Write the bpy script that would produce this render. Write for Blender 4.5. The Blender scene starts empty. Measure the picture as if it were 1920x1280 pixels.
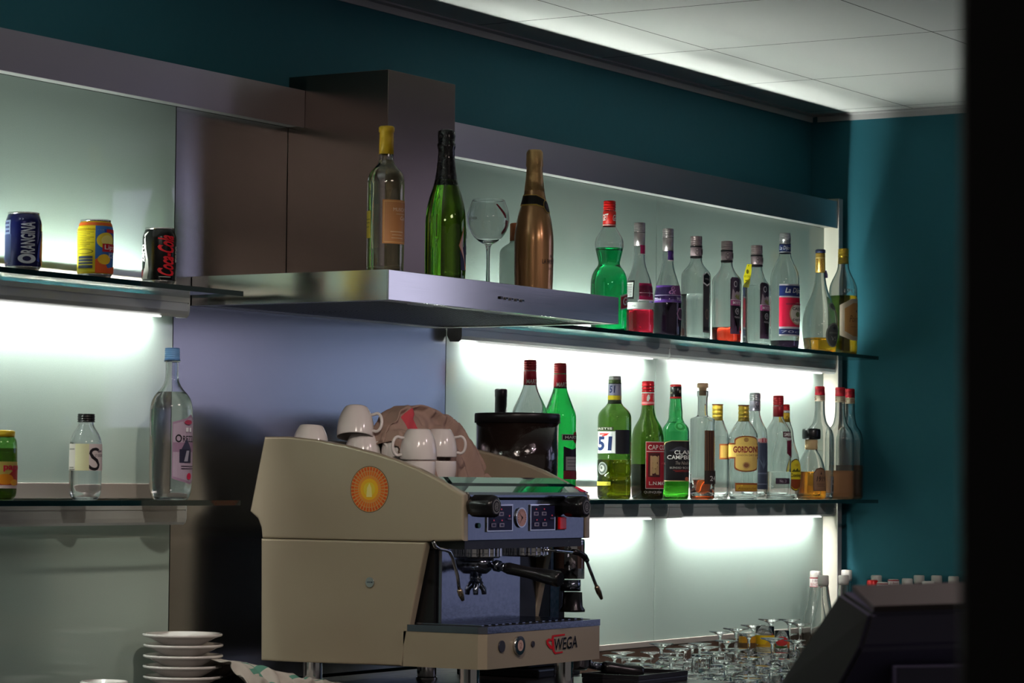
import bpy, bmesh, math, random
import numpy as np
from mathutils import Vector
random.seed(7)
SC = bpy.context.scene
COL = SC.collection
PI = math.pi

# ------------------------------------------------------------------ camera
F_PX = 5357.4
YAW, PITCH, ROLL = 1.02107648, 0.04895695, 0.00940806
CAM = np.array([0.0, -3.7429, 1.30])
_fw = np.array([math.sin(YAW)*math.cos(PITCH), math.cos(YAW)*math.cos(PITCH), math.sin(PITCH)])
_rt = np.array([math.cos(YAW), -math.sin(YAW), 0.0])
_up = np.cross(_rt, _fw)
R2 = _rt*math.cos(ROLL) + _up*math.sin(ROLL)
U2 = -_rt*math.sin(ROLL) + _up*math.cos(ROLL)
cd = bpy.data.cameras.new('camera')
cam = bpy.data.objects.new('camera', cd)
COL.objects.link(cam)
from mathutils import Matrix
cam.matrix_world = Matrix(((R2[0], U2[0], -_fw[0], CAM[0]), (R2[1], U2[1], -_fw[1], CAM[1]),
                           (R2[2], U2[2], -_fw[2], CAM[2]), (0, 0, 0, 1)))
cd.sensor_width = 36.0
cd.lens = F_PX/1920*36.0
cd.clip_start = 0.05
cd.dof.use_dof = True
cd.dof.focus_distance = 6.7
cd.dof.aperture_fstop = 15
SC.camera = cam

# ------------------------------------------------------------------ world, light, exposure
W = bpy.data.worlds.new('world')
SC.world = W
W.use_nodes = True
bg = W.node_tree.nodes['Background']
bg.inputs[0].default_value = (0.85, 0.78, 0.72, 1)
bg.inputs[1].default_value = 0.095
SC.view_settings.view_transform = 'Standard'
SC.view_settings.look = 'None'
SC.view_settings.gamma = 1
SC.view_settings.exposure = 0.0
SC.cycles.max_bounces = 20
SC.cycles.transmission_bounces = 20
SC.cycles.transparent_max_bounces = 24
SC.cycles.glossy_bounces = 6
SC.cycles.diffuse_bounces = 3
SC.cycles.sample_clamp_indirect = 4
SC.cycles.caustics_reflective = False
SC.cycles.caustics_refractive = True
SC.cycles.use_denoising = True
TUBE = 185.0          # strength of the fluorescent tubes
WIN = 1.0           # strength of the daylight window panes
SPOT = 32.0          # added fill spotlights
FILL = 10.0           # added ceiling fill panels, outside the frame

# ------------------------------------------------------------------ measured rays
def ray(px, py):
    return R2*(px-960)/F_PX + U2*(640-py)/F_PX + _fw
def onY(px, py, Y):
    d = ray(px, py); t = (Y-CAM[1])/d[1]
    return CAM+d*t
def onX(px, py, X):
    d = ray(px, py); t = (X-CAM[0])/d[0]
    return CAM+d*t
def scaleY(px, py, Y):
    d = ray(px, py); return (Y-CAM[1])/d[1]/F_PX
def facing(P):
    return math.atan2(CAM[1]-P[1], CAM[0]-P[0])

# ------------------------------------------------------------------ materials
_m = {}
def srgb(c):
    return tuple((x/12.92 if x <= .04045 else ((x+.055)/1.055)**2.4) for x in [v/255 for v in c])
def pmat(name, color, rough=.5, metal=0., spec=.5, trans=0., ior=1.45, coat=0., emis=None, es=0., bump=None, aniso=0.):
    if name in _m: return _m[name]
    m = bpy.data.materials.new(name); m.use_nodes = True
    nt = m.node_tree; b = nt.nodes['Principled BSDF']
    b.inputs['Base Color'].default_value = (*color, 1)
    b.inputs['Roughness'].default_value = rough
    b.inputs['Metallic'].default_value = metal
    b.inputs['Specular IOR Level'].default_value = spec
    b.inputs['Transmission Weight'].default_value = trans
    b.inputs['IOR'].default_value = ior
    b.inputs['Coat Weight'].default_value = coat
    b.inputs['Coat Roughness'].default_value = .03
    if aniso: b.inputs['Anisotropic'].default_value = aniso
    if emis:
        b.inputs['Emission Color'].default_value = (*emis, 1); b.inputs['Emission Strength'].default_value = es
    if bump:
        sx, sy, sz, st, rv = bump
        tc = nt.nodes.new('ShaderNodeTexCoord'); mp = nt.nodes.new('ShaderNodeMapping')
        mp.inputs['Scale'].default_value = (sx, sy, sz)
        nz = nt.nodes.new('ShaderNodeTexNoise'); nz.inputs['Scale'].default_value = 1.0; nz.inputs['Detail'].default_value = 4
        nt.links.new(tc.outputs['Object'], mp.inputs[0]); nt.links.new(mp.outputs[0], nz.inputs[0])
        if st:
            bp = nt.nodes.new('ShaderNodeBump'); bp.inputs['Strength'].default_value = st; bp.inputs['Distance'].default_value = .001
            nt.links.new(nz.outputs[0], bp.inputs['Height']); nt.links.new(bp.outputs[0], b.inputs['Normal'])
        if rv:
            mr = nt.nodes.new('ShaderNodeMapRange'); mr.inputs['To Min'].default_value = rough-rv; mr.inputs['To Max'].default_value = rough+rv
            nt.links.new(nz.outputs[0], mr.inputs[0]); nt.links.new(mr.outputs[0], b.inputs['Roughness'])
    _m[name] = m
    return m
def ink(c):
    """printed colour, c in sRGB 0-255"""
    c = tuple(int(v) for v in c)
    return pmat('print_%d_%d_%d' % c, srgb(c), rough=.42, spec=.35)
def cmat(c, rough=.35, metal=0., tag='plastic'):
    c = tuple(int(v) for v in c)
    return pmat('%s_%d_%d_%d_%d' % ((tag,)+c+(int(rough*100),)), srgb(c), rough=rough, metal=metal)
def glass(c, name, rough=0.0, ior=1.5):
    return pmat(name, c, rough=rough, trans=1, ior=ior)
def tg(c, name):
    return glass(tuple(max(v, .0005)**.32 for v in srgb(c)), name)
def tl(c, name, ior=1.36):
    return glass(tuple(max(v, .0005)**.68 for v in srgb(c)), name, ior=ior)
def thin_glass(name, tint, edge=1.45):
    if name in _m: return _m[name]
    m = bpy.data.materials.new(name); m.use_nodes = True; nt = m.node_tree
    nt.nodes.remove(nt.nodes['Principled BSDF'])
    out = nt.nodes['Material Output']
    tr = nt.nodes.new('ShaderNodeBsdfTransparent'); tr.inputs[0].default_value = (*tint, 1)
    gl = nt.nodes.new('ShaderNodeBsdfGlossy'); gl.inputs['Roughness'].default_value = 0.02
    ge = nt.nodes.new('ShaderNodeNewGeometry'); dt = nt.nodes.new('ShaderNodeVectorMath'); dt.operation = 'DOT_PRODUCT'
    nt.links.new(ge.outputs['Normal'], dt.inputs[0]); nt.links.new(ge.outputs['Incoming'], dt.inputs[1])
    ab = nt.nodes.new('ShaderNodeMath'); ab.operation = 'ABSOLUTE'; nt.links.new(dt.outputs['Value'], ab.inputs[0])
    om = nt.nodes.new('ShaderNodeMath'); om.operation = 'SUBTRACT'; om.inputs[0].default_value = 1; nt.links.new(ab.outputs[0], om.inputs[1])
    pw = nt.nodes.new('ShaderNodeMath'); pw.operation = 'POWER'; pw.inputs[1].default_value = 5; nt.links.new(om.outputs[0], pw.inputs[0])
    fr = nt.nodes.new('ShaderNodeMath'); fr.operation = 'MULTIPLY_ADD'; fr.inputs[1].default_value = .96; fr.inputs[2].default_value = .035; nt.links.new(pw.outputs[0], fr.inputs[0])
    mx = nt.nodes.new('ShaderNodeMixShader')
    nt.links.new(fr.outputs[0], mx.inputs[0]); nt.links.new(tr.outputs[0], mx.inputs[1]); nt.links.new(gl.outputs[0], mx.inputs[2])
    nt.links.new(mx.outputs[0], out.inputs[0])
    _m[name] = m
    return m
def emit(name, c, s):
    return pmat(name, (.8, .8, .8), emis=c, es=s)

STEEL_PANEL = pmat('satin_steel_panel', (.42, .42, .44), rough=.22, metal=1, bump=(700, 700, 700, .05, .0))
STEEL_DUCT = pmat('satin_steel_duct', (.19, .15, .125), rough=.22, metal=1, bump=(500, 500, 500, .05, .0))
STEEL_HOOD = pmat('brushed_steel_hood', (.58, .58, .56), rough=.15, metal=1, bump=(6, 6, 700, .02, .03))
ALU = pmat('anodised_aluminium', (.47, .42, .46), rough=.38, metal=1, bump=(400, 400, 400, .04, 0))
ALU_LIGHT = pmat('light_aluminium', (.62, .62, .60), rough=.35, metal=.9)
CHROME = pmat('chrome', (.72, .72, .74), rough=.08, metal=1)
CHROME_WORN = pmat('scratched_chrome', (.29, .32, .39), rough=.14, metal=1, bump=(120, 120, 120, .10, .08))
MIRROR = pmat('mirror_steel', (.86, .87, .86), rough=.012, metal=1)
BEIGE = pmat('champagne_metallic_paint', srgb((176, 164, 142)), rough=.36, metal=.35, spec=.5, coat=.35, bump=(1500, 1500, 1500, .05, 0))
BLACK = pmat('black_plastic', (.008, .008, .009), rough=.25)
BLACK_MATTE = pmat('black_matte', (.003, .003, .003), rough=.7)
PORCELAIN = pmat('glazed_porcelain', (.72, .68, .66), rough=.16, coat=.6)
CLEAR = glass((.985, .995, .99), 'clear_glass')
CLEAR_GREY = glass((.97, .985, .98), 'clear_glass_grey')
PET = glass((.97, .985, 1.0), 'clear_pet', ior=1.45)
WATER = glass((.985, .995, 1.0), 'water', ior=1.33)

def panel_glass():
    m = bpy.data.materials.new('frosted_backed_glass'); m.use_nodes = True; nt = m.node_tree
    b = nt.nodes['Principled BSDF']
    b.inputs['Base Color'].default_value = (*srgb((172, 186, 178)), 1)
    b.inputs['Roughness'].default_value = .55
    b.inputs['Specular IOR Level'].default_value = .2
    b.inputs['Coat Weight'].default_value = 1; b.inputs['Coat Roughness'].default_value = .012; b.inputs['Coat IOR'].default_value = 1.5
    tc = nt.nodes.new('ShaderNodeTexCoord'); nz = nt.nodes.new('ShaderNodeTexNoise')
    nz.inputs['Scale'].default_value = 900; nz.inputs['Detail'].default_value = 2
    cr = nt.nodes.new('ShaderNodeValToRGB')
    cr.color_ramp.elements[0].position = .3; cr.color_ramp.elements[0].color = (*srgb((158, 178, 168)), 1)
    cr.color_ramp.elements[1].position = .75; cr.color_ramp.elements[1].color = (*srgb((180, 196, 188)), 1)
    nt.links.new(tc.outputs['Object'], nz.inputs[0]); nt.links.new(nz.outputs[0], cr.inputs[0]); nt.links.new(cr.outputs[0], b.inputs['Base Color'])
    return m
PANEL = panel_glass()
def wall_paint(name, c):
    return pmat(name, c, rough=.75, spec=.3, bump=(60, 60, 60, .25, .05))
TEAL = wall_paint('teal_paint', srgb((32, 88, 101)))

# ------------------------------------------------------------------ object helpers
def link(name, me, parent=None, loc=None):
    o = bpy.data.objects.new(name, me); COL.objects.link(o)
    if parent is not None: o.parent = parent
    if loc is not None: o.location = loc
    return o
def tag(o, label, cat, group=None):
    o['label'] = label; o['category'] = cat
    if group: o['group'] = group
    return o
def thing(name, label, cat, loc=(0, 0, 0), group=None):
    o = link(name, None); o.location = loc
    o.empty_display_size = .02
    return tag(o, label, cat, group)

class MB:
    def __init__(s): s.v = []; s.f = []; s.mi = []; s.sm = []; s.mats = []
    def m(s, mat):
        if mat not in s.mats: s.mats.append(mat)
        return s.mats.index(mat)
    def add(s, vs, fs, mat, smooth=False):
        o = len(s.v); i = s.m(mat)
        s.v += [tuple(map(float, v)) for v in vs]
        for f in fs: s.f.append(tuple(k+o for k in f)); s.mi.append(i); s.sm.append(smooth)
        return s
    def box(s, a, b, mat, bevel=0.):
        x0, y0, z0 = [min(p, q) for p, q in zip(a, b)]; x1, y1, z1 = [max(p, q) for p, q in zip(a, b)]
        if bevel:
            bm = bmesh.new(); bmesh.ops.create_cube(bm, size=1)
            for v in bm.verts: v.co = Vector(((x0+x1)/2+v.co.x*(x1-x0), (y0+y1)/2+v.co.y*(y1-y0), (z0+z1)/2+v.co.z*(z1-z0)))
            bmesh.ops.bevel(bm, geom=bm.edges[:], offset=bevel, segments=2, affect='EDGES', profile=.6)
            bm.verts.index_update()
            s.add([v.co[:] for v in bm.verts], [[v.index for v in f.verts] for f in bm.faces], mat); bm.free()
            return s
        v = [(x0, y0, z0), (x1, y0, z0), (x1, y1, z0), (x0, y1, z0), (x0, y0, z1), (x1, y0, z1), (x1, y1, z1), (x0, y1, z1)]
        return s.add(v, [(0, 3, 2, 1), (4, 5, 6, 7), (0, 1, 5, 4), (1, 2, 6, 5), (2, 3, 7, 6), (3, 0, 4, 7)], mat)
    def prism(s, poly, x0, x1, mat, axis='x', smooth=False):
        """poly of 2D points extruded along an axis"""
        n = len(poly)
        def p(a, b, c): return {'x': (c, a, b), 'y': (a, c, b), 'z': (a, b, c)}[axis]
        v = [p(a, b, x0) for a, b in poly]+[p(a, b, x1) for a, b in poly]
        s.add(v, [tuple(range(n))[::-1], tuple(range(n, 2*n))], mat)
        s.add(v, [(i, (i+1) % n, (i+1) % n+n, i+n) for i in range(n)], mat, smooth)
        return s
    def tube(s, pts, rad, mat, n=16, caps=True):
        pts = [Vector(p) for p in pts]
        if not isinstance(rad, (list, tuple)): rad = [rad]*len(pts)
        rings = []
        ref = None
        for i, p in enumerate(pts):
            t = (pts[min(i+1, len(pts)-1)]-pts[max(i-1, 0)]).normalized()
            if ref is None: ref = t.orthogonal().normalized()
            ref = (ref-t*ref.dot(t)).normalized(); bi = t.cross(ref)
            rings.append([p+(ref*math.cos(2*PI*k/n)+bi*math.sin(2*PI*k/n))*rad[i] for k in range(n)])
        v = [q[:] for r in rings for q in r]; f = []
        for i in range(len(pts)-1):
            for k in range(n): f.append((i*n+k, i*n+(k+1) % n, (i+1)*n+(k+1) % n, (i+1)*n+k))
        s.add(v, f, mat, True)
        if caps: s.add(v, [tuple(range(n))[::-1], tuple(range(len(v)-n, len(v)))], mat)
        return s
    def lathe(s, prof, mat, n=40, loc=(0, 0, 0), rot=0., smooth=True, M=None):
        """prof: (R, z, p) closed at the axis when R == 0"""
        v = []; idx = []
        for q in prof:
            R, z = q[0], q[1]; p = q[2] if len(q) > 2 else 2.
            if R <= 1e-7:
                idx.append([len(v)]); v.append((0, 0, z)); continue
            row = []
            for k in range(n):
                a = 2*PI*k/n
                rr = R*sq(a-rot, p)
                row.append(len(v)); v.append((rr*math.cos(a), rr*math.sin(a), z))
            idx.append(row)
        f = []
        for a, b in zip(idx[:-1], idx[1:]):
            if len(a) == 1 and len(b) == 1: continue
            for k in range(n):
                k2 = (k+1) % n
                if len(a) == 1: f.append((a[0], b[k2], b[k]))
                elif len(b) == 1: f.append((a[k], a[k2], b[0]))
                else: f.append((a[k], a[k2], b[k2], b[k]))
        if M is not None: v = [tuple(M @ Vector(c)) for c in v]
        v = [(x+loc[0], y+loc[1], z+loc[2]) for x, y, z in v]
        return s.add(v, f, mat, smooth)
    def obj(s, name, parent=None, loc=None, recalc=True):
        me = bpy.data.meshes.new(name)
        me.from_pydata(s.v, [], s.f)
        for m in s.mats: me.materials.append(m)
        me.polygons.foreach_set('material_index', s.mi)
        me.polygons.foreach_set('use_smooth', s.sm)
        if recalc:
            bm = bmesh.new(); bm.from_mesh(me); bmesh.ops.remove_doubles(bm, verts=bm.verts, dist=1e-6)
            bmesh.ops.recalc_face_normals(bm, faces=bm.faces); bm.to_mesh(me); bm.free()
        me.update()
        return link(name, me, parent, loc)

def sq(a, p):
    if p <= 2.001: return 1.
    return 1./((abs(math.cos(a))**p+abs(math.sin(a))**p)**(1./p))
def chaikin(P, it=2, c=.25, closed=False):
    P = [tuple(q) if len(q) > 2 else (q[0], q[1], 2.) for q in P]
    for _ in range(it):
        Q = [P[0]]
        for a, b in zip(P[:-1], P[1:]):
            Q.append(tuple((1-c)*x+c*y for x, y in zip(a, b)))
            Q.append(tuple(c*x+(1-c)*y for x, y in zip(a, b)))
        Q.append(P[-1]); P = Q
    return P

# ------------------------------------------------------------------ lettering and labels
_tc = {}
def text_poly(txt, shear=0., bold=0.):
    key = (txt, shear, bold)
    if key in _tc: return _tc[key]
    cu = bpy.data.curves.new('t', 'FONT'); cu.body = txt; cu.resolution_u = 3; cu.shear = shear; cu.offset = bold
    o = bpy.data.objects.new('t', cu); COL.objects.link(o)
    dg = bpy.context.evaluated_depsgraph_get()
    me = bpy.data.meshes.new_from_object(o.evaluated_get(dg))
    v = [(a.co.x, a.co.y) for a in me.vertices]; f = [tuple(p.vertices) for p in me.polygons]
    bpy.data.objects.remove(o); bpy.data.curves.remove(cu); bpy.data.meshes.remove(me)
    x0 = min(a for a, b in v); x1 = max(a for a, b in v); y0 = min(b for a, b in v); y1 = max(b for a, b in v)
    v = [((a-x0)/(x1-x0), (b-y0)/(y1-y0)) for a, b in v]
    _tc[key] = (v, f)
    return _tc[key]
def element(e):
    """returns 2D verts, faces, material in label space"""
    k = e[0]
    if k == 'r':
        x0, y0, x1, y1 = e[1:5]; return [(x0, y0), (x1, y0), (x1, y1), (x0, y1)], [(0, 1, 2, 3)], e[5]
    if k == 'e':
        cx, cy, rx, ry = e[1:5]; n = 28
        return [(cx+rx*math.cos(2*PI*i/n), cy+ry*math.sin(2*PI*i/n)) for i in range(n)], [tuple(range(n))], e[5]
    if k == 'p':
        return list(e[1]), [tuple(range(len(e[1])))], e[2]
    if k == 't':
        txt, x0, y0, x1, y1, c = e[1:7]; op = e[7] if len(e) > 7 else {}
        v, f = text_poly(txt, op.get('shear', 0.), op.get('bold', 0.))
        if op.get('up'): v = [(1-b, a) for a, b in v]          # reads upwards
        sk = op.get('skew', 0.)
        return [(x0+a*(x1-x0), y0+b*(y1-y0)+sk*a) for a, b in v], f, c
    raise ValueError(k)
def wrap(mb, els, mapf, na=10, nb=1, eps0=.0005, deps=.00025):
    for li, e in enumerate(els):
        v, f, c = element(e)
        mat = c if isinstance(c, bpy.types.Material) else ink(c)
        bm = bmesh.new(); vs = [bm.verts.new((a, b, 0)) for a, b in v]
        for q in f:
            try: bm.faces.new([vs[i] for i in q])
            except ValueError: pass
        for k in range(1, na):
            a = k/na
            if min(p[0] for p in v) < a < max(p[0] for p in v):
                bmesh.ops.bisect_plane(bm, geom=bm.verts[:]+bm.edges[:]+bm.faces[:], plane_co=(a, 0, 0), plane_no=(1, 0, 0), dist=1e-6)
        for k in range(1, nb):
            a = k/nb
            if min(p[1] for p in v) < a < max(p[1] for p in v):
                bmesh.ops.bisect_plane(bm, geom=bm.verts[:]+bm.edges[:]+bm.faces[:], plane_co=(0, a, 0), plane_no=(0, 1, 0), dist=1e-6)
        bm.verts.index_update()
        mb.add([mapf(w.co.x, w.co.y, eps0+li*deps) for w in bm.verts], [[w.index for w in q.verts] for q in bm.faces], mat, False)
        bm.free()

# ------------------------------------------------------------------ bottles
class Bottle:
    """A bottle whose outline (half width, height) was measured; its real size follows from its distance."""
    def __init__(s, name, label, cat, cx, prof, Y, zbase, gl=None, P=2., rot=0., group=None, wall=.0028, X=None, smooth=2):
        py = prof[0][1]
        if X is not None: Pm = onX(cx, py, X); Y = Pm[1]
        s.Y = Y; s.cx = cx
        Pm = onY(cx, (py+prof[-1][1])/2, Y); s.s = scaleY(cx, (py+prof[-1][1])/2, Y)
        s.base = (float(Pm[0]), float(Y), zbase); s.fa = facing(Pm)
        s.rot = rot
        s.root = thing(name, label, cat, s.base, group)
        s.prof = []
        for q in prof:
            p = q[2] if len(q) > 2 else 2.
            if P > 2 and len(q) == 2: p = P
            s.prof.append((s.R(q[0], p), max(0., s.z(q[1])), p))
        s.prof[0] = (s.prof[0][0], 0., s.prof[0][2])
        r0, _, p0 = s.prof[0]
        outer = [(0, .002, 2.), (r0*.55, .001, p0), (r0*.9, 0., p0)]+[(r0, .004, p0)]+s.prof[1:]
        outer = [outer[0]]+chaikin(outer[1:], smooth)
        s.outer = outer
        if gl is not None:
            inn = [(max(.001, r-wall), z, p) for r, z, p in outer if z > .010 and r > wall*1.5]
            inn = [(0, .007, 2.), (inn[0][0]*.8, .007, inn[0][2])]+inn
            s.inner = inn
            top = outer[-1]
            full = outer+[(top[0]-wall*.5, top[1]+.0006, 2.)]+inn[::-1]
            mb = MB(); mb.lathe(full, gl, 44, rot=rot)
            s.body = mb.obj('glass_body', s.root)
    def z(s, py): return float(onY(s.cx, py, s.Y)[2])-s.base[2]
    def R(s, hw, p):
        if p <= 2.001: return hw*s.s
        ra = s.fa+PI/2
        k = max(sq(a-s.rot, p)*math.cos(a-ra) for a in np.linspace(0, 2*PI, 181))
        return hw*s.s/k
    def at(s, z):
        P = s.outer[3:]
        if z <= P[0][1]: return P[0][0], P[0][2]
        for a, b in zip(P[:-1], P[1:]):
            if a[1] <= z <= b[1]:
                t = (z-a[1])/max(1e-9, b[1]-a[1]); return a[0]+(b[0]-a[0])*t, a[2]+(b[2]-a[2])*t
        return P[-1][0], P[-1][2]
    def liquid(s, py, mat, name='liquid'):
        zt = s.z(py)
        q = [(r+.0003 if r > 0 else 0, z-.0003, p) for r, z, p in s.inner if z < zt]
        q += [(q[-1][0], zt, q[-1][2]), (0, zt, 2.)]
        mb = MB(); mb.lathe(q, mat, 44, rot=s.rot)
        return mb.obj(name, s.root)
    def cap(s, pts, mat, name='cap', ribs=0, label=None, inner=False):
        """pts: (hw, py) upward; closed on top"""
        P = [(h*s.s, s.z(y), 2.) for h, y in pts]
        if ribs:
            out = []
            for a, b in zip(P[:-1], P[1:]):
                n = ribs
                for i in range(n*4):
                    t = i/(n*4)
                    out.append((a[0]+(b[0]-a[0])*t-(.0009 if i % 4 in (2, 3) else 0), a[1]+(b[1]-a[1])*t, 2.))
            P = out+[P[-1]]
        top = P[-1]
        P = [(P[0][0]-.001, P[0][1], 2.)]+P[:-1]+[(top[0], top[1]-.0012, 2.), (top[0]-.0012, top[1], 2.), (0, top[1], 2.)]
        mb = MB(); mb.lathe(P, mat, 32)
        o = mb.obj(name, s.root)
        if label: o['label'] = label
        return o
    def label(s, th0, th1, pyb, pyt, els, name='label', r=None, na=None, nb=1, eps0=.0005):
        """wrapped print; angles in degrees, 0 faces the camera, +90 is the right-hand edge"""
        z0, z1 = s.z(pyb), s.z(pyt)
        rr = r*s.s if r is not None else None
        def mf(a, b, e):
            z = z0+(z1-z0)*b; th = s.fa+math.radians(th0+(th1-th0)*a)
            if rr is not None: q = rr
            else:
                R, p = s.at(z); q = R*sq(th-s.rot, p)
            q += e
            return (q*math.cos(th), q*math.sin(th), z)
        mb = MB(); wrap(mb, els, mf, na or max(4, int(abs(th1-th0)/7)), nb, eps0=eps0)
        return mb.obj(name, s.root, recalc=False)

# ================================================================== SETTING
YW = .072; XR = 7.99; ZC = 2.44; ZCT = .855
XA, XB, XS, XE = 4.744, 5.803, 6.862, 7.931
def structure(o): o['kind'] = 'structure'; return o

structure(MB().box((0.5, YW, 0), (XR+.1, YW+.1, ZC), TEAL).obj('wall_back'))
# right-hand wall with unseen window openings, split and tinted to shape steel reflections
wr = MB()
WINS = (('unseen_window_1', -1.2, -2.08, 1.42, 1.80, .95, (.44, .60, 1.0)), ('unseen_window_2', -2.38, -2.9, 1.45, 2.36, 1.7, (.72, .70, 1.0)), ('unseen_window_3', -1.7, -2.13, 1.94, 2.36, 1.3, (.66, .64, 1.0)), ('unseen_window_4', -1.9, -2.9, .80, 1.41, .30, (.55, .60, 1.0)))
wr.box((XR, YW, 0), (XR+.1, -1.2, ZC), TEAL)
wr.box((XR, -1.2, 0), (XR+.1, -1.9, 1.42), TEAL); wr.box((XR, -1.9, 0), (XR+.1, -2.9, .80), TEAL); wr.box((XR, -1.9, 1.41), (XR+.1, -2.9, 1.42), TEAL); wr.box((XR, -2.08, 1.42), (XR+.1, -2.9, 1.45), TEAL); wr.box((XR, -1.2, 2.36), (XR+.1, -2.9, ZC), TEAL)
wr.box((XR, -1.2, 1.80), (XR+.1, -1.7, 2.36), TEAL); wr.box((XR, -1.7, 1.80), (XR+.1, -2.13, 1.94), TEAL); wr.box((XR, -2.08, 1.42), (XR+.1, -2.13, 1.80), TEAL); wr.box((XR, -2.13, 1.45), (XR+.1, -2.38, 2.36), TEAL)
wr.box((XR, -2.9, 0), (XR+.1, -5.0, ZC), TEAL)
structure(wr.obj('wall_right'))
def window(name, y0, y1, z0, z1, s, tint):
    fr = MB(); t = .03
    for a, b, c, d in ((y0, y0-t, z0, z1), (y1+t, y1, z0, z1), (y0, y1, z0, z0+t), (y0, y1, z1-t, z1)):
        fr.box((XR-.01, a, c), (XR+.06, b, d), ALU)
    root = structure(fr.obj(name))
    MB().box((XR+.03, y0-t, z0+t), (XR+.036, y1+t, z1-t), emit('daylight_'+name, tint, s)).obj('pane', root)
for n_, y0_, y1_, z0_, z1_, s_, c_ in WINS: window(n_, y0_, y1_, z0_, z1_, WIN*s_, c_)
FLOOR = pmat('dark_floor_tile', (.05, .045, .04), rough=.4, bump=(3, 3, 3, .1, .1))
structure(MB().box((-3, YW, -.05), (XR, -6, 0), FLOOR).obj('floor'))

def ceiling_mat():
    m = bpy.data.materials.new('ceiling_tiles'); m.use_nodes = True; nt = m.node_tree; b = nt.nodes['Principled BSDF']
    b.inputs['Roughness'].default_value = .9; b.inputs['Specular IOR Level'].default_value = .1
    tc = nt.nodes.new('ShaderNodeTexCoord'); sp = nt.nodes.new('ShaderNodeSeparateXYZ'); nt.links.new(tc.outputs['Object'], sp.inputs[0])
    def M(op, a, bb=None):
        n = nt.nodes.new('ShaderNodeMath'); n.operation = op
        for i, q in enumerate((a, bb)):
            if q is None: continue
            if isinstance(q, float): n.inputs[i].default_value = q
            else: nt.links.new(q, n.inputs[i])
        return n.outputs[0]
    L = []
    for ax, off in ((sp.outputs[0], -6.008), (sp.outputs[1], .277)):
        q = M('FRACT', M('DIVIDE', M('ADD', ax, off+63.0), .63)); L.append(M('LESS_THAN', q, .0055 if ax == sp.outputs[1] else .0075))
    g = M('MAXIMUM', L[0], L[1])
    nz = nt.nodes.new('ShaderNodeTexNoise'); nz.inputs['Scale'].default_value = 1.3; nt.links.new(tc.outputs['Object'], nz.inputs[0])
    r2 = nt.nodes.new('ShaderNodeValToRGB'); r2.color_ramp.elements[0].color = (.60, .585, .57, 1); r2.color_ramp.elements[1].color = (.72, .70, .685, 1)
    nt.links.new(nz.outputs[0], r2.inputs[0])
    mx = nt.nodes.new('ShaderNodeMix'); mx.data_type = 'RGBA'
    nt.links.new(g, mx.inputs[0]); nt.links.new(r2.outputs[0], mx.inputs[6]); mx.inputs[7].default_value = (.03, .03, .03, 1)
    nt.links.new(mx.outputs[2], b.inputs['Base Color'])
    return m
structure(MB().box((0.5, YW, ZC), (XR, -5.0, ZC+.05), ceiling_mat()).obj('ceiling'))
TRIM = pmat('painted_trim', (.42, .40, .40), rough=.6)
structure(MB().prism([(YW, ZC), (YW-.022, ZC), (YW-.022, ZC-.004), (YW-.005, ZC-.006), (YW-.004, ZC-.022), (YW, ZC-.022)], .5, XR, TRIM).obj('trim_1'))
structure(MB().prism([(XR, ZC), (XR-.022, ZC), (XR-.022, ZC-.004), (XR-.005, ZC-.006), (XR-.004, ZC-.022), (XR, ZC-.022)], YW-.022, -5.0, TRIM, 'y').obj('trim_2'))
# dark doorway jamb close to the camera, right edge of the view
a = CAM+ray(1790, 640)*1.0
j = MB(); j.box((0, 0, 0), (.30, .30, ZC), BLACK_MATTE, .012)
jo = structure(j.obj('trim_3')); jo.location = (a[0], a[1], 0); jo.rotation_euler = (0, 0, -1.32)
# move so the left edge stands on the measured ray
jo.location = (a[0], a[1], 0)

# wall panels, fascia, end board
def panel(x0, x1, mat, label, cat='wall panel', z0=.862, z1=2.083, group=None, name='glass_wall_panel'):
    return tag(MB().box((x0+.0015, 0, z0), (x1-.0015, .012, z1), mat).obj(name), label, cat, group)
PANEL_BACK = pmat('panel_carcass', (.012, .012, .012), rough=.6)
tag(MB().box((2.6, .0125, .862), (XE, YW-.001, 2.155), PANEL_BACK).obj('panel_carcass'), 'dark backing carcass fixed to the teal wall behind the glass panels', 'backing board')
panel(XA-2.12, XA-1.06, PANEL, 'frosted glass wall panel furthest left, beside the panel behind the drink cans')
panel(XA-1.06, XA, PANEL, 'frosted glass wall panel at left, behind the soft drink cans and water bottles')
panel(XA, XB, STEEL_PANEL, 'satin steel wall panel behind the coffee machine and below the extractor hood', name='steel_wall_panel')
panel(XB, XS, PANEL, 'frosted glass wall panel right of the steel panel, behind the green mint liqueur')
panel(XS, XE, PANEL, 'frosted glass wall panel furthest right, next to the cream end board')

def fascia(x0, x1, label):
    r = thing('fascia_board', label, 'fascia', ((x0+x1)/2, -.02, 2.08))
    mb = MB(); mb.box((x0, -.046, 2.081), (x1, -.040, 2.163), ALU); mb.box((x0, -.040, 2.157), (x1, YW-.001, 2.163), ALU)
    o = mb.obj('front_board', r); o.matrix_parent_inverse = Matrix.Translation(-Vector(r.location))
    o = MB().box((x0, -.0395, 2.084), (x1, -.001, 2.09), ALU_LIGHT).obj('soffit', r); o.matrix_parent_inverse = Matrix.Translation(-Vector(r.location))
fascia(2.62, 5.143, 'long grey aluminium fascia board above the left shelves, ending at the duct')
fascia(5.416, XE-.001, 'long grey aluminium fascia board above the right shelves, ending at the cream end board')
CREAM = pmat('cream_laminate', srgb((205, 200, 186)), rough=.45)
ZC2_ = .7655
e = MB(); e.box((XE, -.048, ZC2_), (XE+.022, YW-.001, 2.172), CREAM); e.box((XE, -.0495, ZC2_), (XE+.028, -.048, 2.172), pmat('edge_grey', srgb((150, 146, 150)), rough=.4))
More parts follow.
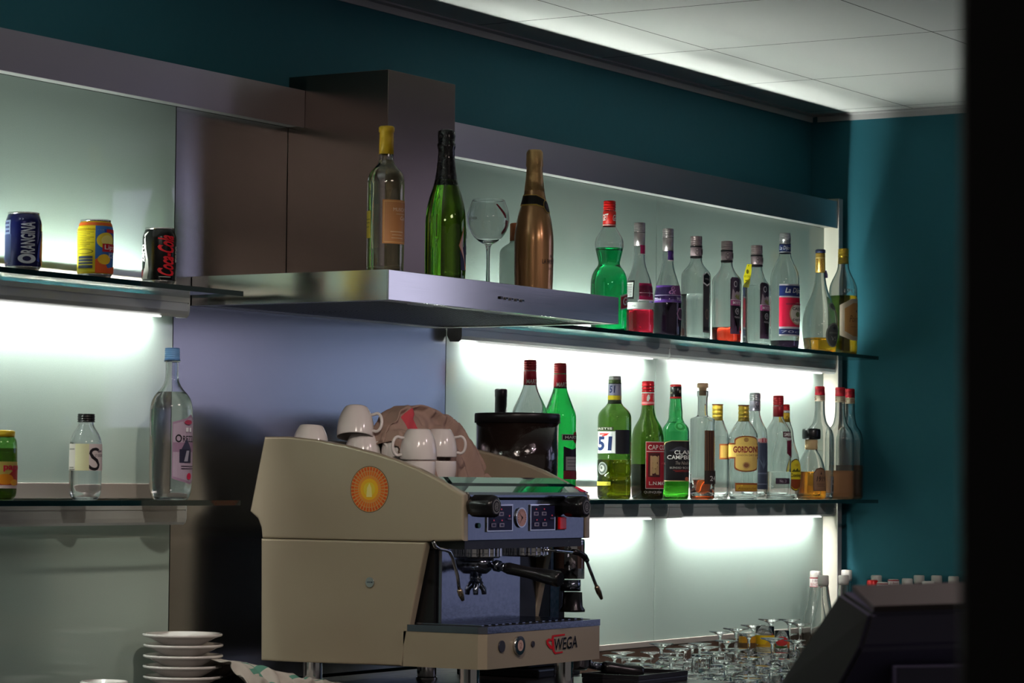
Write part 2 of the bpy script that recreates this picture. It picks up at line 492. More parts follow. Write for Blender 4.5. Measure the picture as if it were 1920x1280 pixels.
tag(e.obj('end_board'), 'tall narrow cream end board closing the shelving beside the teal wall', 'end board')

# shelves: lit rail + glass
SH_T = pmat('shelf_edge_green', (.004, .022, .026), rough=.06, coat=1)
SH = thin_glass('shelf_glass', (.95, .985, .97))
RAIL = pmat('rail_aluminium', (.60, .61, .61), rough=.32, metal=.3, spec=.6)
TUBEM = emit('tube_light', (.98, 1.0, .95), TUBE)
def shelf(x0, x1, zt, label):
    b = MB(); t = .0105; y0, y1 = -.0015, -.183
    v = [(x0, y0, zt-t), (x1, y0, zt-t), (x1, y1, zt-t), (x0, y1, zt-t), (x0, y0, zt), (x1, y0, zt), (x1, y1, zt), (x0, y1, zt)]
    b.add(v, [(0, 3, 2, 1), (4, 5, 6, 7)], SH); b.add(v, [(0, 1, 5, 4), (1, 2, 6, 5), (2, 3, 7, 6), (3, 0, 4, 7)], SH_T)
    return tag(b.obj('glass_shelf'), label, 'shelf')
def rail(x0, x1, zt, label, lit=True, group=None):
    zb = zt-.0105
    r = thing('shelf_light_rail', label, 'light rail', ((x0+x1)/2, -.02, zb), group)
    inv = Matrix.Translation(-Vector(r.location))
    P = [(-.044, zb), (-.040, zb), (-.040, zb-.030), (-.034, zb-.040), (-.0365, zb-.0415), (-.0415, zb-.036), (-.0435, zb-.028), (-.044, zb-.0135), (-.0415, zb-.0135), (-.0415, zb-.0105), (-.044, zb-.0105)]
    h = MB().prism(P, x0+.004, x1-.004, RAIL).obj('housing', r); h.matrix_parent_inverse = inv
    for x, sx in ((x0+.001, 1), (x1-.004, -1)):
        c = MB().prism([(-.0445, zb), (-.002, zb), (-.002, zb-.026), (-.010, zb-.041), (-.036, zb-.042), (-.042, zb-.037), (-.0445, zb-.028)], x, x+.003, RAIL).obj('end_cap', r)
        c.matrix_parent_inverse = inv
    m = (x0+x1)/2
    tb = MB().tube([(m-.44, -.0255, zb-.014), (m+.44, -.0255, zb-.014)], .0075, TUBEM if lit else PORCELAIN, 10).obj('tube', r)
    tb.matrix_parent_inverse = inv
    if lit:
        df = MB().box((m-.44, -.0405, zb-.0445), (m+.44, -.031, zb-.0416), emit('diffuser_glow', (1, 1, .96), 1.6), .001).obj('diffuser', r); df.matrix_parent_inverse = inv
    for x in (m-.455, m+.455):
        o = MB().box((x-.015, -.032, zb-.030), (x+.015, -.001, zb-.010), ALU_LIGHT).obj('lamp_holder', r); o.matrix_parent_inverse = inv
ZU, ZL = 1.688, 1.256
shelf(2.62, XA, ZU, 'upper left glass shelf carrying the three drink cans')
shelf(2.62, XA, ZL, 'lower left glass shelf carrying the water bottles')
shelf(XB, XE, ZU, 'upper right glass shelf carrying liqueur bottles, running behind the hood')
shelf(XB, XE, ZL, 'lower right glass shelf carrying spirits and vermouth bottles')
rail(XA-2.12, XA-1.06, ZU, 'lit metal rail under the upper left shelf, further from the hood')
rail(XA-1.06, XA, ZU, 'lit metal rail under the upper left shelf, ending beside the hood')
rail(XA-1.06, XA, ZL, 'unlit metal rail under the lower left shelf', lit=False)
rail(XB, XS, ZU, 'lit metal rail under the upper right shelf, nearer the hood')
rail(XS, XE, ZU, 'lit metal rail under the upper right shelf, nearer the cream end board')
rail(XB, XS, ZL, 'lit metal rail under the lower right shelf, behind the coffee machine')
rail(XS, XE, ZL, 'lit metal rail under the lower right shelf, nearer the cream end board')
STRIP = pmat('beige_strip', srgb((168, 158, 150)), rough=.45, metal=.4)
def strip(x0, x1, z0, z1, label):
    tag(MB().box((x0, -.007, z0), (x1, -.0005, z1), STRIP, .0015).obj('trim_strip'), label, 'trim strip')
strip(2.62, XA, ZU+.002, ZU+.026, 'beige metal strip along the glass panel just above the upper left shelf')
strip(2.62, XA, ZL+.002, ZL+.033, 'beige metal strip along the glass panel just above the lower left shelf')
strip(XB, XE, ZL+.002, ZL+.033, 'beige metal strip along the glass panels just above the lower right shelf')
strip(XB, XE, .857, .872, 'pale metal strip at the foot of the right-hand glass panels behind the glasses')

# counter
COUNTER = pmat('dark_counter', (.028, .026, .024), rough=.35, bump=(20, 20, 20, .1, .12))
tag(MB().box((2.6, -.001, .7345), (5.78, -.80, ZCT), COUNTER, .004).obj('counter_top'), 'dark bar counter top under the coffee machine and glassware', 'counter')
ZC2 = .765
tag(MB().box((5.785, -.001, ZC2-.03), (XR-.002, -.80, ZC2), pmat('drainer_steel', (.42, .41, .40), rough=.3, metal=.85, bump=(40, 40, 40, .1, .1)), .003).obj('drainer_top'), 'lower steel worktop where the upside-down glasses and small bottles stand', 'worktop')
structure(MB().box((5.79, 0, ZC2+.0005), (XE-.001, .012, .8555), pmat('brown_backsplash', srgb((92, 70, 56)), rough=.5)).obj('trim_4'))
tag(MB().box((2.65, -.003, 0), (XR-.01, -.74, .734), pmat('cabinet_dark', (.05, .045, .04), rough=.5)).obj('bar_cabinet'), 'dark bar cabinet carrying the counter top, below the frame', 'cabinet')

# added fill panels on the ceiling, out of view, to brighten the machine side
for i, (x, y) in enumerate(((2.4, -1.9), (4.3, -2.6))):
    r = thing('ceiling_fill', ['square ceiling light nearer the camera, outside the frame', 'square ceiling light out in the room before the machine, outside the frame'][i], 'ceiling light', (x, y, ZC))
    MB().box((-.3, -.3, -.02), (.3, .3, -.0005), ALU_LIGHT).obj('frame', r)
    MB().box((-.27, -.27, -.024), (.27, .27, -.0205), emit('warm_fill', (1.0, .84, .76), FILL*(.8 if i else 1.))).obj('diffuser', r)

def spot(loc, aim, watt, ang, col, label):  # added off-frame spot that brightens machine, cups and labels, not the upper wall
    r = thing('ceiling_spotlight', label, 'spotlight', loc)
    d = Vector(aim)-Vector(loc); q = d.to_track_quat('-Z', 'Y'); r.rotation_euler = q.to_euler()
    m = MB(); m.tube([(0, 0, .05), (0, 0, -.06)], .045, BLACK, 24, caps=False); m.tube([(0, 0, .051), (0, 0, .047)], .045, BLACK, 24); m.obj('lamp_can', r)
    ld = bpy.data.lights.new('fill_bulb', 'SPOT'); ld.energy = watt; ld.spot_size = math.radians(ang); ld.spot_blend = .7; ld.color = col; ld.shadow_soft_size = .03
    o = link('bulb', ld, r); o.location = (0, 0, -.065)
spot((3.3, -1.7, 2.385), (4.95, -.25, 1.15), SPOT*1.8, 36, (1.0, .86, .74), 'black ceiling spotlight aimed at the coffee machine, outside the frame')
spot((5.2, -2.3, 2.385), (5.5, -.35, 1.15), SPOT*.8, 40, (1.0, .76, .80), 'black ceiling spotlight aimed at the machine front, outside the frame')
spot((6.0, -2.2, 2.385), (7.1, -.15, 1.10), SPOT*1.8, 40, (1.0, .90, .86), 'black ceiling spotlight aimed at the spirits and glasses, outside the frame')

# ================================================================== EXTRACTOR HOOD
HX0, HX1, HY, HZ0, HZ1 = 4.804, 5.757, -.504, 1.666, 1.728
hood = thing('extractor_hood', 'brushed stainless steel extractor hood with square chimney duct, bottles standing on it', 'extractor hood', (5.28, -.25, HZ1))
HI = Matrix.Translation(-Vector(hood.location))
def hp(mb, name, lab=None):
    o = mb.obj(name, hood); o.matrix_parent_inverse = HI
    if lab: o['label'] = lab
    return o
mb = MB(); t = .004
mb.box((HX0, HY, HZ0), (HX1, HY+t, HZ1), STEEL_HOOD, .001); mb.box((HX0, HY+t, HZ0), (HX0+t, -.002, HZ1), STEEL_HOOD)
mb.box((HX1-t, HY+t, HZ0), (HX1, -.002, HZ1), STEEL_HOOD); mb.box((HX0+t, HY+t, HZ1-.004), (HX1-t, -.002, HZ1-.0005), STEEL_HOOD)
mb.box((HX0+t, HY+t, HZ0), (HX1-t, HY+.030, HZ0+.004), ALU_LIGHT); mb.box((HX0+t, -.030, HZ0), (HX1-t, -.002, HZ0+.004), ALU_LIGHT)
mb.box((HX0+t, HY+.03, HZ0), (HX0+.026, -.03, HZ0+.004), ALU_LIGHT); mb.box((HX1-.026, HY+.03, HZ0), (HX1-t, -.03, HZ0+.004), ALU_LIGHT)
hp(mb, 'canopy')
FILT = pmat('filter_mesh', (.26, .26, .26), rough=.35, metal=.9)
FW = (HX1-HX0-.056)/3
for k in range(3):
    x0 = HX0+.028+k*FW; mb = MB(); mb.box((x0, HY+.032, HZ0+.008), (x0+FW-.003, -.032, HZ0+.010), BLACK_MATTE)
    n = 22
    for i in range(n):
        x = x0+(i+.5)*(FW-.003)/n; mb.box((x-.002, HY+.032, HZ0+.003), (x+.002, -.032, HZ0+.0075), FILT)
    for i in range(30):
        y = HY+.04+i*.0145; mb.box((x0, y, HZ0+.002), (x0+FW-.003, y+.002, HZ0+.003), FILT)
    mb.box((x0, HY+.032, HZ0+.001), (x0+FW-.003, HY+.044, HZ0+.004), FILT); mb.box((x0, -.044, HZ0+.001), (x0+FW-.003, -.032, HZ0+.004), FILT)
    f = hp(mb, 'filter_panel')
    hdl = MB().box((x0+FW*.35, HY+.036, HZ0-.001), (x0+FW*.65, HY+.042, HZ0+.001), ALU_LIGHT).obj('latch', f)
for k in range(5):
    x = 5.315+.022*k; P = onY(938+k*10, 558+k*1.4, HY)
    hp(MB().box((P[0]-.005, HY-.004, P[2]-.003), (P[0]+.005, HY-.0005, P[2]+.003), CHROME if k else BLACK, .0008), 'control_button')
DX0, DX1, DY, DZ = 5.144, 5.414, -.269, 2.196
mb = MB(); mb.box((DX0, DY, HZ1), (DX1, -.001, DZ), STEEL_DUCT, .0012)
hp(mb, 'chimney_duct', 'tall square brown-grey steel duct')

# ================================================================== ESPRESSO MACHINE
ML, MR = 4.939, 5.461
em = thing('espresso_machine', 'champagne metallic two-group espresso machine with sun sticker and chrome front', 'coffee machine', (5.2, -.35, ZCT))
EI = Matrix.Translation(-Vector(em.location))
def ep(mb, name, parent=None, lab=None, recalc=True):
    o = mb.obj(name, parent or em, recalc=recalc)
    o.matrix_parent_inverse = EI if parent is None else Matrix.Identity(4)
    if lab: o['label'] = lab
    return o
UP = [(-.097, 1.391), (-.156, 1.3915), (-.232, 1.385), (-.308, 1.373), (-.382, 1.357), (-.444, 1.341), (-.492, 1.325), (-.545, 1.302), (-.603, 1.272), (-.604, 1.178), (-.513, 1.1745), (-.094, 1.1745), (-.091, 1.197), (-.082, 1.216), (-.061, 1.231)]
LO = [(-.092, 1.1735), (-.513, 1.1735), (-.455, .917), (-.096, .914)]
def plate(poly, x0, x1, bev=.006):
    bm = bmesh.new()
    a = [bm.verts.new((x0, y, z)) for y, z in poly]; b = [bm.verts.new((x1, y, z)) for y, z in poly]; n = len(poly)
    bm.faces.new(a[::-1]); bm.faces.new(b)
    for i in range(n): bm.faces.new((a[i], a[(i+1) % n], b[(i+1) % n], b[i]))
    bmesh.ops.recalc_face_normals(bm, faces=bm.faces)
    ed = [e for e in bm.edges if abs(e.verts[0].co.x-e.verts[1].co.x) < 1e-6]
    if bev: bmesh.ops.bevel(bm, geom=ed, offset=bev, segments=3, affect='EDGES', profile=.5)
    bm.verts.index_update()
    return [v.co[:] for v in bm.verts], [[v.index for v in f.verts] for f in bm.faces]
for X0, X1, side in ((ML, ML+.022, 'left'), (MR-.022, MR, 'right')):
    v, f = plate(UP, X0, X1, .005); sp = ep(MB().add(v, f, BEIGE), 'side_panel')
    v, f = plate(LO, X0, X1, .004); sp2 = ep(MB().add(v, f, BEIGE), 'lower_side_panel')
    if side == 'left': SPL, SPL2 = sp, sp2
# sun sticker: grid of orange wedges around a yellow disc
def disc_pts(cy, cz, r0, r1, a0, a1, x, n=3):
    A = [(a0+(a1-a0)*i/n) for i in range(n+1)]
    p = [(x, cy+r1*math.cos(a), cz+r1*math.sin(a)) for a in A]+[(x, cy+r0*math.cos(a), cz+r0*math.sin(a)) for a in A[::-1]]
    return p
SC_ = onX(693, 917, ML); sy, sz = SC_[1], SC_[2]; SR = .0485
mb = MB()
def dsk(r, x, m): mb.add([(x, sy+r*math.cos(2*PI*i/48), sz+r*math.sin(2*PI*i/48)) for i in range(48)], [tuple(range(48))], m)
dsk(SR, ML-.0003, ink((60, 45, 40))); dsk(SR*.975, ML-.0005, ink((196, 150, 96)))
NW = 36
for k in range(NW):
    a0 = 2*PI*(k+.16)/NW; a1 = 2*PI*(k+.84)/NW
    for r0, r1, c in ((.80, .955, (200, 84, 24)), (.60, .775, (214, 104, 26)), (.44, .58, (226, 140, 34))):
        p = disc_pts(sy, sz, SR*r0, SR*r1, a0, a1, ML-.0007); mb.add(p, [tuple(range(len(p)))], ink(c))
dsk(SR*.46, ML-.0009, ink((226, 176, 36))); dsk(SR*.30, ML-.0011, ink((222, 196, 60)))
p = [(ML-.0013, sy+.012*u, sz+.016*w) for u, w in ((-.6, -1), (.6, -1), (.45, .2), (0, .8), (-.45, .2))]
mb.add(p, [tuple(range(5))], ink((232, 220, 140)))
ep(mb, 'sun_sticker', SPL, 'round orange and yellow sun sticker', recalc=False)
lk = onX(695, 1091, ML)
mb = MB(); mb.tube([(ML-.0005, lk[1], lk[2]), (ML-.004, lk[1], lk[2])], .0105, CHROME, 24); mb.box((ML-.0055, lk[1]-.006, lk[2]-.0015), (ML-.004, lk[1]+.006, lk[2]+.0015), CHROME_WORN)
ep(mb, 'panel_lock', SPL2)
# front panel and its controls
FY = -.600
mb = MB(); mb.box((ML+.022, FY, 1.178), (MR-.022, FY+.02, 1.262), CHROME_WORN, .001)
FP = ep(mb, 'front_panel')
mb = MB(); mb.prism([(-.603, 1.262), (-.606, 1.267), (-.606, 1.272), (-.602, 1.277), (-.585, 1.277), (-.585, 1.262)], ML+.021, MR-.021, CHROME_WORN); ep(mb, 'top_bullnose')
mb = MB(); mb.prism([(-.602, 1.2775), (-.528, 1.3085), (-.524, 1.3085), (-.524, 1.304), (-.598, 1.2735)], ML+.012, MR-.006, MIRROR); ep(mb, 'sloping_mirror_plate')
# cup tray (warmer), rear and right lip
mb = MB(); mb.box((ML+.02, -.53, 1.262), (MR-.02, -.11, 1.27), CHROME_WORN); ep(mb, 'cup_tray')
mb = MB(); mb.box((ML+.02, -.118, 1.19), (MR-.02, -.105, 1.385), BEIGE); ep(mb, 'rear_panel')
def fx(px, py, y=FY): return onY(px, py, y)
def knob(px, py, R, L, name):
    P = onY(px, py, FY-L/2)
    m = MB(); n = 40; prof = [(R*.62, 0), (R*.8, L*.12), (R*.98, L*.22), (R, L*.85), (R*.9, L*.97), (R*.7, L)]
    Mx = Matrix.Translation((P[0], FY, P[2])) @ Matrix.Rotation(PI/2, 4, 'X')
    v = []
    for r, z in prof:
        for k in range(n):
            a = 2*PI*k/n; q = r*(1-.07*(1 if (k//4) % 2 else 0))
            v.append(tuple(Mx @ Vector((q*math.cos(a), q*math.sin(a), z))))
    f = [(i*n+k, i*n+(k+1) % n, (i+1)*n+(k+1) % n, (i+1)*n+k) for i in range(len(prof)-1) for k in range(n)]
    m.add(v, f, BLACK, True); m.add(v, [tuple(range(len(v)-n, len(v)))], BLACK)
    o = ep(m, name)
    m = MB()
    wrap(m, [('e', .5, .5, .5, .5, (120, 120, 120)), ('e', .5, .5, .42, .42, (14, 14, 14)), ('t', '@', .25, .22, .75, .78, (150, 150, 150))],
         lambda a, b, e: (P[0]+(a-.5)*R*1.2, FY-L-e, P[2]+(b-.5)*R*1.2), na=1)
    ep(m, 'knob_emblem', o, recalc=False)
knob(905, 949, .0240, .066, 'steam_knob'); knob(1078, 950, .0240, .058, 'steam_knob')
def pad(px0, px1, py0, py1):
    a = onY(px0, (py0+py1)/2, FY); b = onY(px1, (py0+py1)/2, FY); z1 = onY((px0+px1)/2, py0, FY)[2]; z0 = onY((px0+px1)/2, py1, FY)[2]
    m = MB(); m.box((a[0], FY-.003, z0), (b[0], FY-.0003, z1), CHROME, .001)
    o = ep(m, 'button_pad'); w = b[0]-a[0]; h = z1-z0; m = MB()
    els = [('r', .05, .06, .95, .94, (30, 32, 62))]
    for cx, cy in ((.22, .70), (.52, .70), (.22, .30), (.52, .30)):
        els += [('r', cx-.09, cy-.12, cx+.09, cy+.02, (140, 138, 160)), ('r', cx-.05, cy-.09, cx+.06, cy-.01, (52, 52, 88)), ('e', cx, cy+.12, .025, .03, (230, 90, 120))]
    els += [('e', .80, .58, .025, .03, (230, 90, 120)), ('r', .73, .44, .87, .50, (90, 86, 120))]
    wrap(m, els, lambda u, v_, e: (a[0]+w*u, FY-.003-e, z0+h*v_), na=1)
    ep(m, 'touch_symbols', o, recalc=False)
pad(911, 960, 945, 997); pad(992, 1039.5, 945, 995)
g = onY(975.5, 970, FY); mb = MB(); GR = .0215
def ydisc(m, c, r, y, mat, n=32, sx=1.): m.add([(c[0]+sx*r*math.cos(2*PI*i/n), y, c[2]+r*math.sin(2*PI*i/n)) for i in range(n)], [tuple(range(n))], mat)
mb.tube([(g[0], FY-.0003, g[2]), (g[0], FY-.004, g[2])], GR, CHROME, 32)
gauge = ep(mb, 'pressure_gauge'); mb = MB()
ydisc(mb, g, GR*.86, FY-.0044, ink((176, 140, 136))); ydisc(mb, g, GR*.12, FY-.0054, ink((40, 20, 20)))
for k in range(14):
    a = -PI*.2+k*PI*1.4/13; p = [(g[0]+GR*r*math.cos(a+d), FY-.0048, g[2]+GR*r*math.sin(a+d)) for r, d in ((.6, .03), (.8, .03), (.8, -.03), (.6, -.03))]
    mb.add(p, [(0, 1, 2, 3)], ink((70, 30, 34)))
for a in (2.4, 4.1): mb.add([(g[0]+GR*r*math.cos(a+d), FY-.0050, g[2]+GR*r*math.sin(a+d)) for r, d in ((.1, .4), (.7, .03), (.7, -.03), (.1, -.4))], [(0, 1, 2, 3)], ink((24, 16, 18)))
ep(mb, 'dial', gauge, recalc=False)
a = onY(1044, 992, FY); b = onY(1056.5, 969, FY)
ep(MB().box((a[0]-.003, FY-.002, a[2]-.002), (b[0]+.003, FY-.0003, b[2]+.002), BLACK), 'switch_frame')
ep(MB().box((a[0], FY-.008, a[2]), (b[0], FY-.002, b[2]), pmat('red_switch', srgb((215, 18, 22)), rough=.2, coat=.5), .0015), 'power_switch', lab='red rocker switch')
g = onY(896, 985, FY); mb = MB(); mb.tube([(g[0], FY-.0003, g[2]), (g[0], FY-.004, g[2])], .0055, cmat((20, 90, 74), .15), 20); ep(mb, 'indicator_lamp')
# group box behind the group heads (splash back)
bl = onX(832, 1158, 4.985); SY = bl[1]; SXR = onY(975, 1150, SY)[0]
mb = MB(); mb.box((4.975, SY, .985), (SXR, -.12, 1.176), CHROME_WORN, .0015); ep(mb, 'splash_back', lab='scratched chrome splash back')
mb = MB(); mb.box((4.966, SY+.012, .96), (4.9745, -.12, 1.174), BLACK); ep(mb, 'body_side_cover')
mb = MB(); mb.box((SXR+.001, SY+.05, .985), (MR-.024, SY+.06, 1.174), BLACK); ep(mb, 'inner_cover')
mb = MB(); mb.box((ML+.022, -.594, 1.16), (MR-.022, -.13, 1.1775), BLACK); ep(mb, 'chassis_plate')
# group heads
def group(px, dia_px):
    y = -.535; c = onY(px, 1030, y); R = dia_px*scaleY(px, 1030, y)/2
    m = MB(); prof = [(0, 1.139), (R*.92, 1.139), (R, 1.142), (R, 1.148), (R*.985, 1.149), (R*.985, 1.158), (R*.80, 1.162), (R*.7, 1.170), (R*.7, 1.176), (0, 1.176)]
    m.lathe([(r, z, 2.) for r, z in prof], CHROME, 48, (c[0], y, 0), smooth=False)
    for k in range(24):
        a = 2*PI*k/24; m.box((c[0]+R*math.cos(a)-.0015, y+R*math.sin(a)-.0015, 1.143), (c[0]+R*math.cos(a)+.0015, y+R*math.sin(a)+.0015, 1.160), CHROME)
    ep(m, 'group_head'); return c, y
g1, gy = group(897, 84); g2, _ = group(986, 80)
# portafilter locked in the left group
X = g1[0]; m = MB()
m.lathe([(0, 1.105, 2), (.020, 1.106, 2), (.030, 1.114, 2), (.034, 1.124, 2), (.035, 1.1385, 2), (0, 1.1385, 2)], CHROME_WORN, 36, (X-.004, gy, 0))
pf = ep(m, 'portafilter_basket')
he = onX(1051, 1086, X+.004)
h0 = Vector((X, gy-.035, 1.125)); h1 = Vector((X+.004, he[1], he[2])); d = h1-h0
m = MB(); m.tube([h0, h0+d*.16, h0+d*.2], [.007, .009, .011], CHROME_WORN, 16); m.tube([h0+d*.04, h0+d*.11], [.012, .012], CHROME_WORN, 16); ep(m, 'portafilter_neck')
m = MB(); m.tube([h0+d*q for q in (.2, .24, .35, .55, .72, .88, .97, 1.)], [.0105, .0125, .0122, .0125, .0145, .0165, .0168, .0145], BLACK, 24); ep(m, 'portafilter_handle')
m = MB(); m.tube([(X, gy, 1.108), (X, gy, 1.083)], .008, CHROME_WORN, 14)
for sx in (-1, 1): m.tube([(X, gy, 1.090), (X+sx*.008, gy-.002, 1.082), (X+sx*.016, gy-.004, 1.073), (X+sx*.0165, gy-.005, 1.062)], [.007, .007, .006, .005], CHROME_WORN, 12)
ep(m, 'coffee_spout')
# steam wands
def wand(pts, r, y, name='steam_wand'):
    q = [onY(a, b, y) for a, b in pts]; m = MB()
    m.tube(q[:-1], r, CHROME, 12); dd = q[-1]-q[-2]
    o = ep(m, name); m = MB(); m.tube([q[-2], q[-2]+dd*.1, q[-2]+dd*.5, q[-1]], [r*.9, r*1.6, r*1.7, r*1.0], pmat('worn_brass', (.55, .42, .28), rough=.25, metal=1), 12); ep(m, 'steam_nozzle', o)
wand([(812, 1014), (816, 1024), (824, 1029), (836, 1031), (843, 1034), (849, 1046), (858, 1080), (861, 1104), (868, 1125)], .0036, -.585)
wand([(1020, 1031), (1046, 1032), (1076, 1035), (1092, 1040), (1099, 1048), (1107, 1070), (1118, 1098), (1128, 1122)], .0036, -.585)
q = [onY(a, b, -.585) for a, b in ((1074, 1034), (1086, 1036), (1096, 1043), (1101, 1051))]
m = MB(); m.tube(q, [.006, .0068, .0068, .0055], BLACK, 14); ep(m, 'wand_grip')
# drip tray base
TYF = -.656; TX0, TX1 = ML, 5.419
tp = [(TX0, -.46), (TX0, TYF+.014), (TX0+.014, TYF), (TX1-.006, TYF), (TX1, TYF+.006), (TX1, -.46)]
ep(MB().prism(tp, .9175, .9895, BEIGE, 'z'), 'base_housing')
ti = [(TX0-.001, -.47), (TX0-.001, TYF+.013), (TX0+.013, TYF-.001), (TX1-.005, TYF-.001), (TX1+.001, TYF+.005), (TX1+.001, -.47)]
mb = MB(); mb.prism(ti, .990, 1.0035, CHROME_WORN, 'z'); ep(mb, 'tray_rim')
mb = MB()
for k in range(16):
    x = TX0+.025+k*(TX1-TX0-.05)/16; mb.box((x, -.635, 1.0038), (x+.010, -.475, 1.0065), CHROME_WORN)
mb.box((TX0+.02, -.64, 1.0036), (TX1-.02, -.47, 1.0042), BLACK_MATTE)
ep(mb, 'drip_grille')
ep(MB().box((ML+.022, -.45, .915), (MR-.022, -.10, .985), BLACK), 'base_box')
# badge, lock and WEGA lettering on the tray front
def front(px, py): return onY(px, py, TYF)
def tdisc(px, py, r, mat, th, name, lab=None):
    c = front(px, py); m = MB(); m.tube([(c[0], TYF-.0002, c[2]), (c[0], TYF-th, c[2])], r, mat, 30); return ep(m, name, lab=lab), c
tdisc(939.5, 1211.5, .0122, cmat((52, 52, 62), .3), .003, 'blanking_plug')
o, c = tdisc(970.5, 1209.5, .0195, CHROME, .007, 'switch_bezel'); m = MB()
ydisc(m, c, .0115, TYF-.0074, ink((188, 160, 150)))
wrap(m, [('t', '2', 0, 0, 1, 1, (140, 96, 90))], lambda a, b, e: (c[0]-.004+.008*a, TYF-.0074-e, c[2]-.006+.012*b), na=1)
ep(m, 'rotary_knob_face', o, recalc=False)
tdisc(998, 1207, .0062, cmat((46, 44, 54), .3), .003, 'blanking_plug')
a = front(1029, 1221); b = front(1081, 1190); hh = b[2]-a[2]; ww = b[0]-a[0]
m = MB()
def wf(u, v_, e): return (a[0]+ww*u, TYF-.0006-e, a[2]+hh*v_)
RED = (196, 24, 36)
wrap(m, [('p', [(.10, 1.12), (.56, 1.16), (.56, 1.04), (.16, 1.0), (.16, .92), (.08, .92)], RED), ('p', [(.08, .92), (.16, .92), (.19, .0), (.12, .0)], RED),
         ('p', [(.12, .0), (.19, .0), (.24, -.10), (.48, -.06), (.48, -.17), (.20, -.22)], RED),
         ('p', [(-.12, .80), (-.04, .92), (.08, .86), (.09, .74), (-.02, .76), (-.04, .62), (.11, .30), (.11, .16), (.02, .18), (-.10, .52)], RED)], wf, na=1)
v, f = text_poly('WEGA', .08, .012)
n0 = len(v)
for dx, dz, e, mt in ((-.006, .02, .0012, ink((170, 165, 170))), (0, 0, .0018, pmat('glossy_black_letters', (.004, .004, .005), rough=.1, coat=1))):  # grey offset copy paints a highlight along the black letters
    m.add([wf(.16+.84*p[0]+dx, .02+.86*p[1]+dz+.1*p[0], e) for p in v], f, mt)
ep(m, 'maker_lettering', recalc=False)
# feet
for px, X in ((586, 5.0), (880, 5.0), (1057, 5.385), (800, 5.385)):
    P = onX(px, 1262, X); m = MB()
    m.lathe([(0, ZCT+.0004, 2), (.024, ZCT+.0004, 2), (.024, ZCT+.006, 2), (.0215, ZCT+.008, 2), (.0215, .9150, 2), (0, .9150, 2)], CHROME, 28, (X, P[1], 0), smooth=False); ep(m, 'foot')

# ================================================================== GRINDER
GX = 5.665; gc = onX(970, 800, GX); GYc = float(gc[1])
gr = thing('coffee_grinder', 'tall coffee grinder with bean hopper and black lid behind the coffee machine', 'coffee grinder', (GX, GYc, ZCT))
gs = scaleY(970, 800, GYc)
def gz(py): return float(onY(970, py, GYc)[2])-ZCT
HR = 80.5*gs
m = MB(); m.lathe([(0, gz(905), 2), (HR*.86, gz(905), 2), (HR*.95, gz(892), 2), (HR*.965, gz(790), 2), (0, gz(790), 2)], pmat('smoked_hopper_beans', (.016, .010, .008), rough=.10, coat=1, spec=.6, bump=(110, 110, 110, .9, 0)), 48, smooth=True); m.obj('bean_hopper', gr)
m = MB(); m.lathe([(0, gz(792.5), 2), (HR, gz(793), 2), (HR, gz(778), 2), (HR*.985, gz(775), 2), (HR*.4, gz(773.5), 2), (0, gz(773), 2)], pmat('black_lid', (.012, .011, .012), rough=.35), 56); m.obj('hopper_lid', gr)
m = MB(); m.box((-.085, -.085, .02), (.085, .095, gz(907)), BLACK, .012); m.box((-.095, -.12, 0), (.095, .1, .02), BLACK, .004); m.obj('grinder_body', gr)
dy = -.142; dR = .036
m = MB(); m.lathe([(0, gz(1081)+.0, 2), (dR, gz(1081), 2), (dR, gz(1012), 2), (dR*.97, gz(1008), 2), (0, gz(1008), 2)], CHROME, 40, (0, dy, 0)); 
m.obj('doser_cylinder', gr)
for sg in (-38, 52):
    m = MB()
    a0 = facing((GX, GYc+dy))+math.radians(sg)
    vv = []; nn = 8
    for z in (gz(1062), gz(1018)):
        for k in range(nn+1):
            aa = a0+math.radians(-20+40*k/nn); vv.append(((dR+.0006)*math.cos(aa), dy+(dR+.0006)*math.sin(aa), z))
    m.add(vv, [(k, k+1, nn+2+k, nn+1+k) for k in range(nn)], pmat('doser_window', (.10, .06, .045), rough=.12, coat=1), True)
    m.obj('doser_window', gr, recalc=False)
m = MB(); m.tube([(0, dy-.004, gz(1083)), (0, dy-.004, gz(1104))], .024, CHROME_WORN, 24); m.obj('doser_outlet', gr)
m = MB(); m.lathe([(.020, gz(1106), 2), (.0225, gz(1106), 2), (.024, gz(1132), 2), (.029, gz(1138), 2), (.029, gz(1142), 2), (.022, gz(1142), 2), (.020, gz(1136), 2)], BLACK, 32, (-.004, dy-.012, 0)); m.obj('filter_fork', gr)
m = MB(); m.box((.012, -.086, gz(1160)), (.05, -.0852, gz(1008)), CHROME_WORN); m.obj('front_plate', gr)

# ================================================================== CUPS AND TOWEL ON THE MACHINE
def cup_mesh(R, H):
    o = [(0, 0), (R*.56, 0), (R*.62, H*.02), (R*.68, H*.07), (R*.86, H*.28), (R*.98, H*.58), (R, H*.82), (R*.985, H)]
    i = [(R*.94, H), (R*.955, H*.82), (R*.92, H*.58), (R*.77, H*.31), (R*.5, H*.13), (0, H*.12)]
    m = MB(); m.lathe([(0, 0, 2.)]+chaikin(o[1:], 1)+chaikin(i[:-1], 1)+[(0, H*.12, 2.)], PORCELAIN, 44)
    return m.obj('cup_body')
def handle_mesh(R, H):
    m = MB(); pts = []; n = 14
    for k in range(n+1):
        a = -PI*.62+2*PI*.62*k/n
        pts.append((R*.93+R*.27+R*.30*math.cos(a), 0, H*.56+H*.30*math.sin(a)))
    pts = [(R*.80, 0, pts[0][2]+H*.02)]+pts+[(R*.9, 0, pts[-1][2])]
    v = m.tube(pts, R*.085, PORCELAIN, 12)
    return m.obj('handle')
CR, CH = .036, .060
cb = cup_mesh(CR, CH); chd = handle_mesh(CR, CH)
